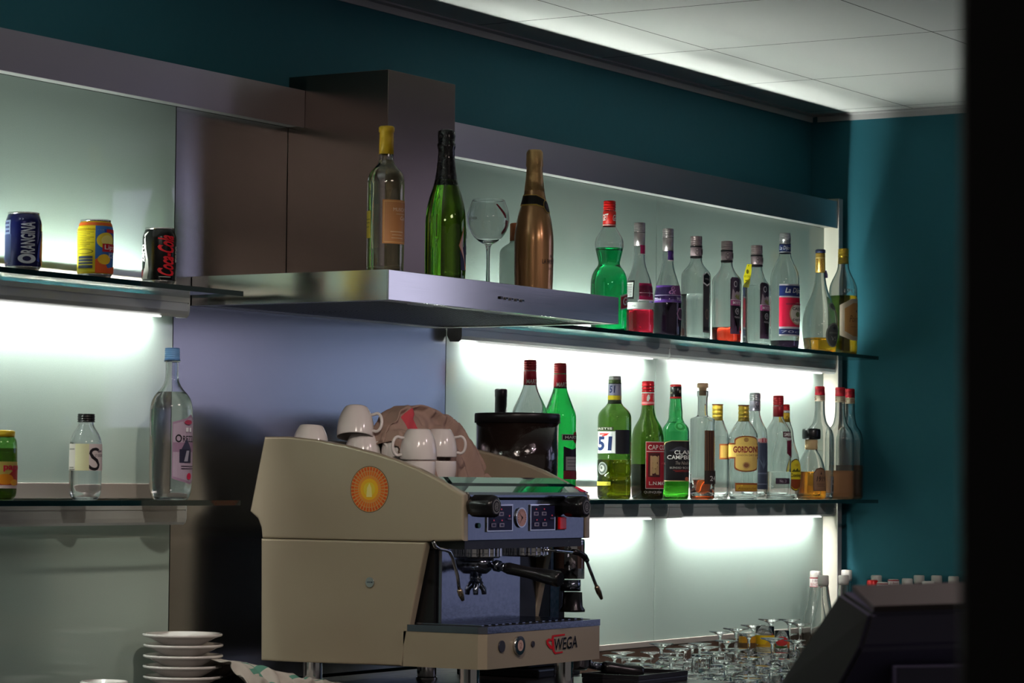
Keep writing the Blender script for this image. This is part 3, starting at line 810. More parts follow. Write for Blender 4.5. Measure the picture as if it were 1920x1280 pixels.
print_m = MB(); wrap(print_m, [('t', 'CAFFE', 0, 0, 1, 1, (70, 40, 34))], lambda a, b, e: ((CR*.985+e)*math.cos(-.35+.3*a-.2), (CR*.985+e)*math.sin(-.35+.3*a-.2), CH*(.70+.09*b)), na=4)
first = [True]
def cup(label, px, py, y, inverted=True, tilt=(0, 0), hang=0., k=1., zb=None, cls='coffee cups piled on the machine'):
    """(px,py) = middle of the visible top edge"""
    P = onY(px, py, y); r = thing('coffee_cup', label, 'cup', (0, 0, 0), cls)
    b, h = (cb, chd) if first[0] else (cb.copy(), chd.copy())
    if not first[0]: COL.objects.link(b); COL.objects.link(h)
    first[0] = False
    b.parent = r; h.parent = r
    Mx = Matrix.Translation((P[0], y, P[2]-(0 if inverted else CH*k))) @ Matrix.Rotation(tilt[0], 4, 'Y') @ Matrix.Rotation(tilt[1], 4, 'X')
    if inverted: Mx = Mx @ Matrix.Rotation(PI, 4, 'X')
    Mx = Mx @ Matrix.Rotation(hang, 4, 'Z') @ Matrix.Scale(k, 4)
    r.matrix_world = Mx
    return r
fa = facing((5.2, -.3))
cup('upside-down white cup alone at the back left of the machine top', 584, 797, -.16, hang=-.5, k=1.12, tilt=(.08, 0))
cup('white cup lying tilted with its handle up, topmost of the left pair', 668, 763, -.22, inverted=True, tilt=(.22, -.12), hang=1.35, k=1.12)
cup('upside-down white cup under the tilted one on the machine top', 680, 812, -.235, hang=1.45, k=1.12)
cup('upside-down white cup half hidden by the towel, behind the largest one', 746, 809, -.30, hang=-.5, k=1.0)
cup('large upside-down white cup nearest the machine edge, in front of the towel', 785, 804, -.40, hang=-2.55, k=1.10)
cup('upside-down white cup right of the largest one with its handle to the right', 826, 804, -.355, hang=1.1, k=1.02)
cup('upright white cup beneath the largest upside-down cup', 785, 864, -.40, inverted=False, hang=.5, k=1.02)
cup('upright white cup beneath the cup with the handle to the right', 826, 864, -.355, inverted=False, hang=.5, k=.98)

TOWEL = pmat('beige_towel', srgb((160, 136, 124)), rough=.95, spec=.1, bump=(900, 900, 900, .5, 0))
def towel(name, label, sil, y, depth, mat, marks=(), amp=.008, zf=1.275):
    """draped cloth: silhouette (px,py) rides over what lies below and falls to both sides"""
    rnd = random.Random(len(sil)); P = [onY(a, b, y) for a, b in sil]
    from mathutils import noise
    NS, NT = 150, 60; v = []
    L = [0]
    for a, b in zip(P[:-1], P[1:]): L.append(L[-1]+float(np.linalg.norm(b-a)))
    for i in range(NS+1):
        s_ = L[-1]*i/NS; k = max(j for j in range(len(L)) if L[j] <= s_+1e-9); k = min(k, len(P)-2)
        t_ = (s_-L[k])/(L[k+1]-L[k]); c = P[k]*(1-t_)+P[k+1]*t_
        for j in range(NT+1):
            w = -1+2*j/NT
            fall = 1-abs(w)**2.6
            q = Vector((c[0]*26, w*2.2, c[2]*30))
            n1 = noise.noise(q); n2 = noise.noise(q*2.3+Vector((5, 1, 3)))
            ridge = (1-abs(n1)*2.6)*amp*1.5+n2*amp*.8
            hh = min(1., (c[2]-zf)/.03+.15)
            z = zf+(c[2]-zf)*fall+ridge*hh*(.25+1.1*abs(w))
            fo = math.sin(w*8.5+n1*4.5+c[0]*30+math.sin(i*.09)*2); fo = (abs(fo)**.5)*(1 if fo > 0 else -1)+.5*n2
            v.append((c[0]+n2*amp*1.6*abs(w), y+depth*w+fo*amp*1.35*hh, max(zf, z-fo*amp*1.2*hh*min(1, abs(w)*1.6))))
    f = [(i*(NT+1)+j, (i+1)*(NT+1)+j, (i+1)*(NT+1)+j+1, i*(NT+1)+j+1) for i in range(NS) for j in range(NT)]
    m = MB(); m.add(v, f, mat, True)
    for (i0, i1, j0, j1, mm) in marks:
        k = m.m(mm)
        for i in range(i0, i1):
            for j in range(j0, j1): m.mi[i*NT+j] = k
    o = m.obj(name, recalc=False)
    so = o.modifiers.new('thick', 'SOLIDIFY'); so.thickness = .0022; so.offset = 0
    return tag(o, label, 'towel')
towel('kitchen_towel', 'crumpled beige towel with a red mark heaped over the cups on the machine',
      [(716, 830), (724, 797), (738, 772), (752, 764), (778, 764), (800, 773), (826, 785), (846, 803), (858, 830), (870, 858), (884, 866), (900, 859), (910, 868), (930, 862), (955, 857), (970, 856), (977, 870)],
      -.285, .075, TOWEL, marks=[(20, 28, 12, 20, pmat('red_stripe', srgb((190, 70, 80)), rough=.9))], zf=1.271)

# ================================================================== SAUCERS, CLOTH AND CUP ON THE COUNTER AT LEFT
sa_s = scaleY(343, 1187, -.12)
SRD = 75*sa_s
def saucer_mesh():
    R = SRD; o = [(0, 0), (R*.42, 0), (R*.50, .001), (R*.62, .006), (R*.84, .015), (R*.975, .0180), (R, .0195), (R, .0225), (R*.975, .0240), (R*.94, .0232), (R*.82, .0195), (R*.60, .0105), (R*.48, .0055), (0, .005)]
    m = MB(); m.lathe([(0, 0, 2.)]+chaikin(o[1:-1], 1)+[(0, .005, 2.)], PORCELAIN, 64); return m
P = onY(343, 1187, -.12); ztop = P[2]; sm = saucer_mesh().obj('saucer'); sp_z = 19.6*sa_s
names = ['topmost', 'second from the top', 'third from the top', 'fourth from the top', 'fifth from the top', 'sixth from the top', 'lowest one in view']
for k in range(6):
    o = sm if k == 0 else sm.copy()
    if k: COL.objects.link(o)
    o.location = (P[0]+.0012*math.sin(k*2.1)+.0006*k, -.12+.001*math.cos(k*1.7), ztop-.0235-k*sp_z)
    tag(o, 'thick white saucer in the stack at lower left, '+names[k], 'saucer', 'saucers stacked on the counter')
P = onY(195, 1277, -.10); m = MB(); k = scaleY(195, 1277, -.1); R = 45*k
m.lathe([(0, ZCT, 2.), (R*.6, ZCT, 2), (R*.75, ZCT+.01, 2), (R*.98, P[2]-.015, 2), (R, P[2], 2), (R*.95, P[2]+.001, 2), (R*.9, P[2]-.015, 2), (R*.6, ZCT+.02, 2), (0, ZCT+.018, 2)], PORCELAIN, 44, (P[0], -.10, 0))
tag(m.obj('white_bowl'), 'white bowl rim just showing at the bottom edge left of the saucers', 'bowl')
GW = pmat('pale_cloth', srgb((190, 184, 176)), rough=.95, bump=(900, 900, 900, .4, 0)); GS = pmat('green_stripe', srgb((88, 140, 124)), rough=.95)
towel('striped_dishcloth', 'pale dishcloth with green stripes lying between the saucers and the machine',
      [(398, 1236), (420, 1238), (436, 1247), (455, 1243), (476, 1256), (500, 1260), (530, 1268), (560, 1274), (590, 1278), (625, 1292)],
      -.20, .10, GW, marks=[(18, 44, 14, 18, GS), (30, 34, 5, 40, GS), (60, 130, 12, 15, GS)], amp=.004, zf=ZCT+.0015)

# ================================================================== FOREGROUND PARTS ON THE COUNTER, RIGHT OF THE MACHINE
kb0 = onY(1065, 1272, -.56)
kb = thing('knock_box', 'low dark grey knock box on the counter right of the machine', 'knock box', (5.62, -.62, ZCT))
MB().box((-.10, -.075, 0), (.13, .07, .012), cmat((40, 40, 44), .4), .003).obj('base', kb)
m = MB()
for a_, b_ in (((-.10, -.075), (.13, -.069)), ((-.10, .064), (.13, .07)), ((-.10, -.069), (-.094, .064)), ((.124, -.069), (.13, .064))): m.box((*a_, .0125), (*b_, .022), cmat((40, 40, 44), .4))
m.obj('rim', kb)
pr = thing('portafilter', 'spare portafilter with a black handle lying on the counter right of the machine', 'portafilter', (5.6, -.55, ZCT+.024))
PX, PY = 5.56, -.50
a_ = onY(1130, 1250, -.56); b_ = onY(1203, 1262, -.62)
v0 = Vector(a_)-Vector(pr.location); v1 = Vector(b_)-Vector(pr.location)
m = MB(); m.tube([v0+(v1-v0)*q for q in (0, .1, .4, .7, .92, 1.)], [.012, .015, .0145, .0160, .0175, .0155], BLACK, 24); m.obj('handle', pr)
m = MB(); m.tube([v0-(v1-v0)*.35, v0], [.008, .010], CHROME_WORN, 16)
c = v0-(v1-v0)*.65; m.lathe([(0, -.022, 2.), (.02, -.022, 2.), (.032, -.012, 2.), (.034, .012, 2), (.036, .014, 2), (.031, .014, 2), (.028, -.006, 2), (0, -.008, 2)], CHROME, 36, (c.x, c.y, .024-.0)); m.obj('basket', pr)

# ================================================================== CANS
def can(label, cx, hw, pt, els, th=(-95, 95), col=(20, 20, 60), Y=-.12):
    B = Bottle('drink_can', label, 'can', cx, [(hw, 530), (hw, pt)], Y, ZU, None, smooth=0)
    B.base
    R = hw*B.s; H = B.z(pt)
    r = B.root; al = pmat('can_aluminium', (.7, .68, .68), rough=.25, metal=1)
    pr_ = [(0, .004), (R*.72, .003), (R*.78, 0), (R*.84, .002), (R*.97, .009)]
    m = MB(); m.lathe([(a, b, 2.) for a, b in pr_]+[(R*.965, .0105, 2.), (0, .0105, 2.)], al, 40); m.obj('can_base', r)
    m = MB(); pp = [(R*.965, .0095), (R, .013), (R, H-.021), (R*.985, H-.017), (R*.86, H-.004), (R*.83, H-.0035)]
    m.lathe([(a, b, 2.) for a, b in pp], cmat(col, .22, .25, 'can'), 44); o = m.obj('can_body', r, recalc=False)
    m = MB(); m.lathe([(R*.83, H-.004, 2), (R*.865, H-.003, 2), (R*.865, H, 2), (R*.83, H, 2), (R*.80, H-.005, 2), (0, H-.005, 2)], al, 40); m.obj('can_lid', r)
    B.outer = [(0, 0, 2)]*3+[(a, b, 2.) for a, b in pp]
    z0, z1 = .011, H-.006
    def mf(a, b, e):
        z = z0+(z1-z0)*b; t_ = B.fa+math.radians(th[0]+(th[1]-th[0])*a); q = B.at(z)[0]+e*.6; return (q*math.cos(t_), q*math.sin(t_), z)
    m = MB(); wrap(m, els, mf, 26, 10); m.obj('printed_graphics', r, recalc=False)
    return B
can('dark blue soft drink can with upright white lettering, leftmost of three', 43.5, 34, 399,
    [('r', 0.0, 0, .28, .62, (44, 56, 98)), ('r', .10, .62, .26, .90, (120, 132, 160)), ('r', .12, .66, .24, .70, (40, 48, 92)), ('r', .12, .74, .24, .78, (40, 48, 92)), ('r', .12, .82, .24, .86, (40, 48, 92)),
     ('p', [(.88, .02), (1.0, .02), (1.0, .72), (.93, .70), (.84, .46), (.80, .24)], (206, 120, 40)),
     ('p', [(.74, .10), (.80, .08), (.84, .46), (.93, .72), (.86, .66), (.78, .42)], (40, 60, 150)),
     ('t', 'RANGINA', .46, .24, .70, .86, (206, 214, 226), {'up': 1, 'bold': .02}), ('e', .565, .135, .15, .095, (206, 214, 226)), ('e', .56, .135, .07, .05, (20, 24, 78)),
     ('t', '33', .42, .90, .50, .93, (150, 160, 190))], col=(16, 20, 78))
can('yellow and blue lemon iced tea can, middle of the three cans', 178.5, 33, 413,
    [('r', 0, .02, .50, .93, (226, 206, 32)), ('r', .50, .0, 1.0, .93, (48, 110, 190)), ('r', 0, .94, 1, 1, (214, 96, 36)), ('r', .02, .78, .05, .9, (60, 150, 200)),
     ('r', .66, .58, 1.0, .86, (40, 60, 150)), ('r', .70, .80, .96, .87, (200, 30, 40)), ('e', .70, .64, .18, .16, (240, 214, 60)), ('e', .72, .64, .12, .11, (246, 232, 130)),
     ('r', .62, .42, 1.0, .58, (196, 24, 40)), ('t', 'Lipton', .66, .44, 1.06, .56, (245, 235, 235), {'bold': .01}), ('p', [(.5, .0), (1, .0), (1, .16), (.72, .10), (.60, .34), (.5, .26)], (220, 90, 30)),
     ('e', .66, .27, .12, .10, (236, 190, 40)), ('t', 'ICE TEA', .74, .30, 1.04, .40, (244, 244, 250), {'shear': .2}),
     ('r', .18, .09, .46, .33, (70, 76, 96)), ('r', .18, .15, .46, .17, (220, 205, 60)), ('r', .18, .21, .46, .225, (220, 205, 60)), ('r', .18, .27, .46, .28, (220, 205, 60)),
     ('e', .30, .42, .17, .05, (120, 110, 30)), ('e', .30, .42, .15, .038, (222, 202, 40))]
    + [('r', .14, .52+.034*i, .14+.22+.12*((i*7) % 3)/2, .532+.034*i, (150, 136, 30)) for i in range(11)], col=(226, 190, 30))
can('black cola can with red script and white curve, rightmost of three', 298.5, 31.5, 428,
    [('p', [(.16, .92), (.24, .97), (.27, .97), (.20, .88), (.235, .62), (.285, .40), (.30, .20), (.27, .02), (.08, .02), (.20, .24), (.23, .40), (.19, .62)], (214, 214, 208)),
     ('t', 'zero', .06, .36, .20, .72, (226, 226, 222), {'up': 1, 'bold': .03}), ('t', 'zero', .86, .36, 1.0, .70, (200, 200, 198), {'up': 1, 'bold': .03}),
     ('t', 'Coca‑Cola'.replace('‑', '-'), .47, .08, .80, .90, (206, 18, 34), {'up': 1, 'shear': .45, 'bold': .03}), ('e', .10, .14, .05, .08, (110, 30, 34)),
     ('r', .50, .05, .72, .065, (170, 170, 170))], col=(12, 11, 12))

# ================================================================== BOTTLES, LEFT SHELVES
g_u = 'bottles'
WHITE = (232, 230, 224)
B = Bottle('water_bottle', 'large clear plastic water bottle with pale blue cap, rightmost on the lower left shelf', 'bottle', 321, [(34, 937), (38, 925), (40.5, 905), (40.5, 775), (39, 757), (33, 742), (20, 728), (13.5, 716), (12, 700), (12, 678)], -.122, ZL, PET)
B.liquid(735, WATER)
B.cap([(15.5, 676), (14.5, 672), (14.3, 654), (13, 652)], cmat((112, 160, 214), .35), ribs=5, label='pale blue screw cap'); B.cap([(15.5, 678), (15.5, 674)], PET, 'neck_ring')
B.label(3, 84, 905, 779, [('p', [(0, .07), (.10, .05), (.75, -.02), (1, .05), (1, .93), (.75, 1.02), (.5, .96), (0, .90)], (158, 130, 158)), ('p', [(.03, .10), (.10, .09), (.75, .01), (.97, .07), (.97, .90), (.75, .98), (.5, .93), (.03, .87)], (176, 158, 180)), ('r', .03, .46, .97, .60, (150, 120, 148)),
    ('t', 'O', .10, .60, .32, .72, (22, 22, 30), {'bold': .02}), ('t', 'REZZA', .36, .61, .98, .70, (22, 22, 30)), ('r', .24, .30, .72, .50, (44, 44, 66)), ('p', [(.3, .5), (.72, .5), (.50, .66)], (60, 60, 84)), ('p', [(.4, .32), (.55, .32), (.62, .48), (.5, .48)], (160, 158, 176)),
    ('r', .3, .245, .85, .255, (60, 50, 70)), ('r', .3, .21, .85, .22, (60, 50, 70)), ('e', .62, .10, .10, .05, (200, 40, 80)), ('r', .45, .76, .55, .82, (230, 230, 236)), ('r', .60, .76, .68, .82, (230, 230, 236)), ('e', .55, .90, .16, .035, (170, 60, 90))])
B = Bottle('water_bottle', 'small clear water bottle with black cap and cream label bearing a large S', 'bottle', 160.5, [(25, 937), (29, 926), (30.5, 915), (30.5, 838), (29.5, 826), (24, 812), (15.5, 800), (14, 792), (14, 778)], -.11, ZL, PET, smooth=2)
B.liquid(830, WATER); B.cap([(16.5, 791), (16.5, 777), (15.5, 775.5)], BLACK, ribs=3)
B.label(-80, 12, 882, 832, [('r', 0, 0, 1, 1, (212, 212, 170)), ('r', 0, .0, .45, 1, (204, 200, 190)), ('r', .08, .78, .42, .82, (120, 116, 110)), ('r', .12, .10, .40, .13, (110, 110, 100)), ('r', .12, .02, .44, .05, (90, 90, 84))], 'back_label')
B.label(12, 88, 882, 832, [('r', 0, 0, 1, 1, (214, 202, 204)), ('t', 'S', .0, .0, .58, .86, (30, 24, 30)), ('t', 'ST GEORGES', .28, .52, .98, .62, (60, 50, 60)), ('r', .45, .70, .72, .76, (120, 110, 116))])
B = Bottle('juice_bottle', 'small green juice bottle with yellow cap cut by the left picture edge', 'bottle', 0, [(27, 937), (31, 928), (32, 915), (32, 836), (30, 824), (26, 818), (24, 812)], -.10, ZL, tg((70, 150, 40), 'green_juice_glass'))
B.liquid(840, tl((120, 110, 30), 'juice')); B.cap([(26.5, 819), (27, 815), (27, 808), (25, 806)], cmat((222, 186, 30), .3, tag='metalcap'))
B.label(-60, 82, 915, 865, [('r', 0, 0, 1, 1, (196, 176, 90)), ('r', 0, 0, 1, .12, (222, 200, 200)), ('p', [(.3, .12), (1, .12), (1, .9), (.7, .6)], (186, 60, 44)), ('e', .55, .34, .22, .2, (226, 140, 30)), ('e', .8, .22, .12, .12, (236, 170, 50)), ('t', 'pago', .50, .62, .98, .86, (196, 24, 60), {'bold': .03})])

# ================================================================== BOTTLES AND GLASS ON THE HOOD
AMB = tg((244, 244, 216), 'pale_wine_glass')
B = Bottle('wine_bottle', 'clear white wine bottle with yellow capsule and tan label, leftmost on the hood', 'bottle', 723.5, [(34.5, 505), (35, 490), (35, 350), (34.5, 336), (31, 324), (22, 315), (14.5, 306), (13, 292), (13, 240)], -.393, HZ1, AMB)
B.cap([(13.8, 289), (13.6, 262), (13.2, 249), (14.8, 247), (14.8, 239), (13.6, 236.5)], cmat((226, 182, 44), .4, .1, 'foil'), 'capsule')
B.liquid(300, tl((246, 244, 214), 'white_wine', 1.34))
B.label(-10, 88, 459, 377, [('r', 0, 0, 1, 1, (206, 140, 84)), ('r', .04, .03, .96, .97, (226, 184, 120)), ('r', .06, .045, .94, .955, (200, 138, 86)), ('t', 'MUSCAT', .34, .74, .92, .82, (240, 220, 196)), ('r', .44, .67, .84, .685, (222, 190, 150)), ('t', 'Cap', .60, .52, .84, .63, (240, 224, 200), {'shear': .3}),
    ('r', .25, .26, .72, .28, (228, 200, 160)), ('r', .3, .19, .66, .205, (228, 200, 160)), ('r', .28, .12, .7, .135, (228, 200, 160))])
B.label(-90, -52, 448, 397, [('r', 0, 0, 1, 1, (214, 190, 76)), ('r', .2, .68, .9, .70, (90, 80, 40)), ('r', .2, .55, .9, .57, (90, 80, 40)), ('r', .2, .40, .8, .42, (90, 80, 40))], 'back_label')
GREEN = tg((96, 190, 30), 'green_champagne_glass')
BF = pmat('black_foil', (.006, .006, .007), rough=.28, metal=.3, coat=.5, bump=(120, 120, 120, 1.0, .1))
B = Bottle('sparkling_wine_bottle', 'dark green sparkling wine bottle with black foil neck on the hood', 'bottle', 836, [(37.5, 515), (38.5, 500), (38.5, 430), (38, 410), (36, 392), (31, 370), (25.5, 355), (21.5, 340), (18, 322), (15.5, 300), (14.5, 260), (14.5, 250)], -.391, HZ1, GREEN)
B.cap([(22.6, 349), (21.2, 338), (18.6, 322), (16.2, 300), (15.2, 282), (16.8, 277), (17.2, 270), (15.5, 268), (16.6, 255), (16.2, 246), (12, 243)], BF, 'foil_capsule')
B.liquid(300, tl((236, 240, 170), 'sparkling_wine', 1.34))
NV = (30, 32, 62)
B.label(40, 130, 508, 425, [('p', [(.10, .0), (1, .0), (1, .9), (.5, 1), (.26, .55), (.05, .42)], NV), ('p', [(.0, .55), (.24, 1.0), (.16, .55), (.36, .0), (.46, .05), (.20, .30)], (226, 150, 110)), ('p', [(.03, .55), (.22, .92), (.15, .55), (.33, .12)], (216, 182, 178)),
    ('t', 'BRUT', .50, .50, .74, .56, (150, 150, 170)), ('t', 'ROSE', .50, .38, .74, .44, (150, 150, 170)), ('e', .62, .82, .06, .08, (120, 120, 160))])
GOLD = pmat('gold_bottle', srgb((204, 154, 104)), rough=.24, metal=.6, coat=.5)
GF = pmat('gold_foil', srgb((220, 180, 120)), rough=.34, metal=.6, bump=(160, 160, 160, 1.0, .1))
B = Bottle('sparkling_wine_bottle', 'gold sparkling wine bottle with black neck band, rightmost on the hood', 'bottle', 1001.5, [(35, 542), (36.5, 525), (37, 460), (36.8, 445), (35, 428), (32, 410), (26.5, 390), (21.5, 372), (18.5, 355), (15.5, 335), (14, 310), (13.5, 290)], -.36, HZ1, None)
m = MB(); m.lathe(B.outer+[(0, B.outer[-1][1], 2.)], GOLD, 48); m.obj('painted_body', B.root)
B.cap([(19.2, 359), (16.4, 335), (14.8, 314), (16.3, 311), (15.8, 300), (15.4, 286), (13, 281)], GF, 'foil_capsule')
def sash(a, hi, lo, c): return ('p', [(0, hi), (.55, hi), (.8, hi-.18), (1, hi-.45), (1, lo-.40), (.8, lo-.15), (.55, lo), (0, lo)], c)
B.label(-90, 90, 407, 366, [sash(0, 1.0, .48, (186, 150, 70)), sash(0, .95, .55, (22, 17, 14)), ('e', .84, .46, .12, .32, (190, 154, 76)), ('e', .84, .46, .10, .27, (26, 20, 18)), ('e', .84, .46, .05, .13, (90, 70, 84))], 'neck_band', na=26, nb=6, eps0=.001)
B.label(10, 88, 515, 478, [('t', 'LA FAYETTE', .20, .50, 1.0, .74, (44, 28, 20), {'bold': .01}), ('t', 'CHAMPAGNE', .50, .22, .98, .32, (60, 40, 30)), ('t', 'Blanc', .60, .84, .84, .98, (60, 40, 30)), ('r', .6, -.10, .9, -.07, (70, 48, 34)), ('r', .6, -.26, .9, -.23, (70, 48, 34))], 'printing')
B.label(35, 82, 366, 318, [('t', 'LA FAYETTE', .45, 0, .8, 1, (70, 48, 30), {'up': 1})], 'neck_printing', nb=8)
# balloon glass
gy_ = -.20; gs_ = scaleY(914.7, 450, gy_); P = onY(914.7, 523, gy_)
def gzz(py): return float(onY(914.7, py, gy_)[2])-HZ1
outer = [(0, 0), (26, 0), (26.5, .0008/gs_), (10, .003/gs_), (4.5, .010/gs_)]
op = [(0, .0, 2.), (25*gs_, 0., 2.), (26*gs_, .001, 2.), (9*gs_, .0035, 2.), (4*gs_, .008, 2.), (3.1*gs_, gzz(500), 2.), (3.4*gs_, gzz(470), 2.), (5.0*gs_, gzz(459), 2.), (15*gs_, gzz(455), 2.), (28*gs_, gzz(444), 2.), (37*gs_, gzz(428), 2.), (40*gs_, gzz(411), 2.), (38*gs_, gzz(396), 2.), (34*gs_, gzz(384), 2.), (30.5*gs_, gzz(375), 2.)]
op = [op[0]]+chaikin(op[1:], 1)
inn = [(r-.0011, z+.0004, 2.) for r, z, p in op if z > gzz(453)]
r = thing('wine_glass', 'large empty balloon glass with a red stroke between the green and gold bottles', 'wine glass', (P[0], gy_, HZ1))
m = MB(); m.lathe(op+[(op[-1][0]-.0006, op[-1][1]+.0005, 2.)]+inn[::-1]+[(0, gzz(453), 2.)], CLEAR, 48); m.obj('glass_body', r)
fa_ = facing(P)
def gm(a, b, e):
    th = fa_+math.radians(-90+180*a); z = gzz(444)+(gzz(384)-gzz(444))*b
    q = np.interp(z, [p[1] for p in op[8:]], [p[0] for p in op[8:]])+e; return (q*math.cos(th), q*math.sin(th), z)
m = MB(); wrap(m, [('p', [(.63, .98), (.66, .99), (.80, .70), (.82, .56), (.79, .56)], (140, 20, 34)), ('p', [(.80, .50), (.86, .48), (.86, .2), (.80, .05), (.77, .12), (.82, .30)], (150, 60, 62)), ('t', 'MUMM CORDON', .10, .50, .32, .58, (90, 80, 80))], gm, 26, 8); m.obj('printed_decoration', r, recalc=False)

# ================================================================== UPPER RIGHT SHELF
MENTHE = tl((0, 160, 66), 'mint_liqueur', 1.35)
B = Bottle('liqueur_bottle', 'waisted clear bottle of bright green mint liqueur with red cap', 'bottle', 1142, [(33.5, 617), (34.5, 600), (34.7, 545), (34, 522), (29, 508), (21.5, 499), (20, 493), (22, 484), (26, 468), (27.3, 458), (26, 448), (20, 438), (12.5, 426), (10.8, 415), (10.8, 385)], -.105, ZU, CLEAR)
B.liquid(465, MENTHE)
RC = (214, 28, 26)
B.cap([(12.4, 425), (12.2, 397), (11.4, 395)], cmat((206, 36, 30), .4, tag='paper'), 'neck_sleeve'); B.cap([(11.8, 394), (11.8, 379), (11, 376.5)], cmat(RC, .25, .2, 'metalcap'), ribs=3, label='red screw cap')
B.label(-75, 80, 421, 401, [('t', 'GET', .02, .30, .42, .90, WHITE, {'shear': .2, 'bold': .02, 'skew': .1}), ('t', 'GET', .68, .30, 1.1, .90, WHITE, {'shear': .2, 'bold': .02}), ('r', 0, -.10, 1, -.04, WHITE)], 'neck_print', r=12.4)
B.label(38, 128, 584, 546, [('p', [(0, .05), (1, .30), (1, 1.1), (0, .75)], WHITE), ('p', [(.03, .10), (1, .35), (1, 1.02), (.03, .68)], (176, 22, 40)), ('t', 'GET', .12, .24, .80, .66, WHITE, {'bold': .03, 'skew': .18})])
def liq_bottle(nm, label, cx, capc, col, liqpy, liqmat, lab, lab2, Y=-.10):
    B = Bottle(nm, label, 'bottle', cx+4, [(26.5, 624), (27.5, 612), (27.5, 575), (26.5, 552), (24, 532), (19, 516), (14, 504), (10.8, 490), (10.2, 478), (10.2, 425)], Y, ZU, CLEAR) if cx < 1220 else \
        Bottle(nm, label, 'bottle', cx+3, [(25.5, 628), (26.5, 615), (26.5, 580), (25.5, 556), (23, 538), (18, 522), (13, 508), (10.6, 495), (10, 482), (10, 432)], Y, ZU, CLEAR)
    return B
PINKL = tl((160, 4, 20), 'red_syrup'); DARKL = tl((16, 5, 20), 'purple_liqueur')
SIL = cmat((176, 164, 166), .3, .8, 'metalcap')
B = liq_bottle('liqueur_bottle', 'clear bottle with magenta label and a little red liqueur, silver cap', 1194.5, 0, 0, 0, 0, 0, 0)
B.liquid(581.5, PINKL); B.cap([(10.6, 461), (10.6, 436)], SIL, 'foil_sleeve'); B.cap([(11, 435.5), (11, 420), (10, 417.5)], SIL, ribs=4, label='silver screw cap')
B.label(10, 78, 476, 460, [('r', 0, 0, 1, 1, (170, 24, 84)), ('r', 0, -.12, 1, 0, WHITE)], 'neck_label', r=10.6)
B.label(0, 80, 563, 532, [('r', 0, 0, 1, 1, (176, 16, 84)), ('r', 0, .40, 1, .43, (220, 170, 190)), ('r', 0, -.08, 1, .0, (232, 220, 226))])
B.label(-85, -22, 562, 527, [('r', 0, 0, 1, 1, (24, 22, 24)), ('r', .3, .12, .92, .90, (226, 226, 222))]+[('r', .34, .16+i*.075, .88, .19+i*.075, (30, 30, 30)) for i in range(9)], 'back_label')
B.label(-85, 75, 580, 568, [('r', 0, 0, 1, 1, (206, 208, 206)), ('t', 'de la Corse', .15, .3, .45, .7, (90, 90, 90))], 'lower_label')
B = liq_bottle('liqueur_bottle', 'bottle of dark purple liqueur with violet label and silver cap', 1249, 0, 0, 0, 0, 0, 0)
B.liquid(568, DARKL); B.cap([(10.4, 471), (10.4, 446)], SIL, 'foil_sleeve'); B.cap([(10.8, 445), (10.8, 431), (9.8, 428.5)], SIL, ribs=4, label='silver screw cap')
B.label(0, 82, 488, 471, [('r', 0, 0, 1, 1, (74, 40, 116)), ('r', 0, -.1, 1, 0, WHITE), ('e', .72, .5, .14, .25, (150, 120, 180))], 'neck_label', r=10.5)
B.label(-72, 82, 568, 536, [('r', 0, 0, 1, 1, (78, 44, 120)), ('r', .62, .4, 1, 1, (96, 52, 96)), ('r', 0, .40, 1, .43, (170, 150, 190)), ('t', '&', .50, .48, .72, .94, (170, 110, 170), {'shear': .3}), ('t', '700ml', .04, .10, .28, .28, (190, 180, 210)), ('t', 'MURE', .74, .10, .98, .30, (190, 180, 210))])
B.label(40, 82, 600, 578, [('p', [(.0, .5), (.3, 0), (.9, 0), (1, .5), (.9, 1), (.3, 1)], (150, 110, 140)), ('p', [(.1, .5), (.35, .1), (.85, .1), (.93, .5), (.85, .9), (.35, .9)], (50, 30, 50))], 'medallion')

def corsican(label, cx, prof, capy, Y, lab, liqpy=None, liqm=None, cc=None):
    B = Bottle('liqueur_bottle', label, 'bottle', cx, prof, Y, ZU, CLEAR_GREY, P=5.5, rot=math.radians(4))
    c0 = cc
    if liqpy: B.liquid(liqpy, liqm)
    b0, b1, b2, t_ = capy
    B.cap([(11.0, b0), (11.0, b1+.5)], cmat((150, 128, 134), .45, .3, 'foil'), 'foil_sleeve'); B.cap([(11.2, b1), (11.2, t_+2), (10.4, t_)], cmat((160, 140, 142), .3, .7, 'metalcap'), ribs=4, label='pinkish silver screw cap')
    B.label(-90, 90, b0, b1, [('r', 0, 0, 1, .16, (34, 30, 34)), ('r', 0, .86, 1, 1, (30, 28, 32)), ('e', .55, .52, .12, .28, (50, 44, 50)), ('e', .55, .52, .105, .24, (164, 144, 148)), ('t', 'M', .49, .36, .61, .68, (50, 44, 50)), ('e', .95, .52, .12, .28, (60, 50, 56))], 'neck_print', r=11.0)
    return B
def square_prof(base, sh, nk, top, hw, nh=10.4):
    return [(hw*.96, base, 5.5), (hw, base-8, 5.5), (hw, sh+14, 5.5), (hw*1.0, sh+4, 5), (hw*.93, sh-3, 4), (hw*.62, sh-12, 2.6), (nh*1.25, nk+8, 2), (nh, nk, 2), (nh*.98, top, 2)]
B = corsican('clear square bottle with a narrow black label, two thirds full, silver cap', 1305, square_prof(630, 513, 487, 450, 28), (484, 461, 0, 443), -.10, None, 552, WATER)
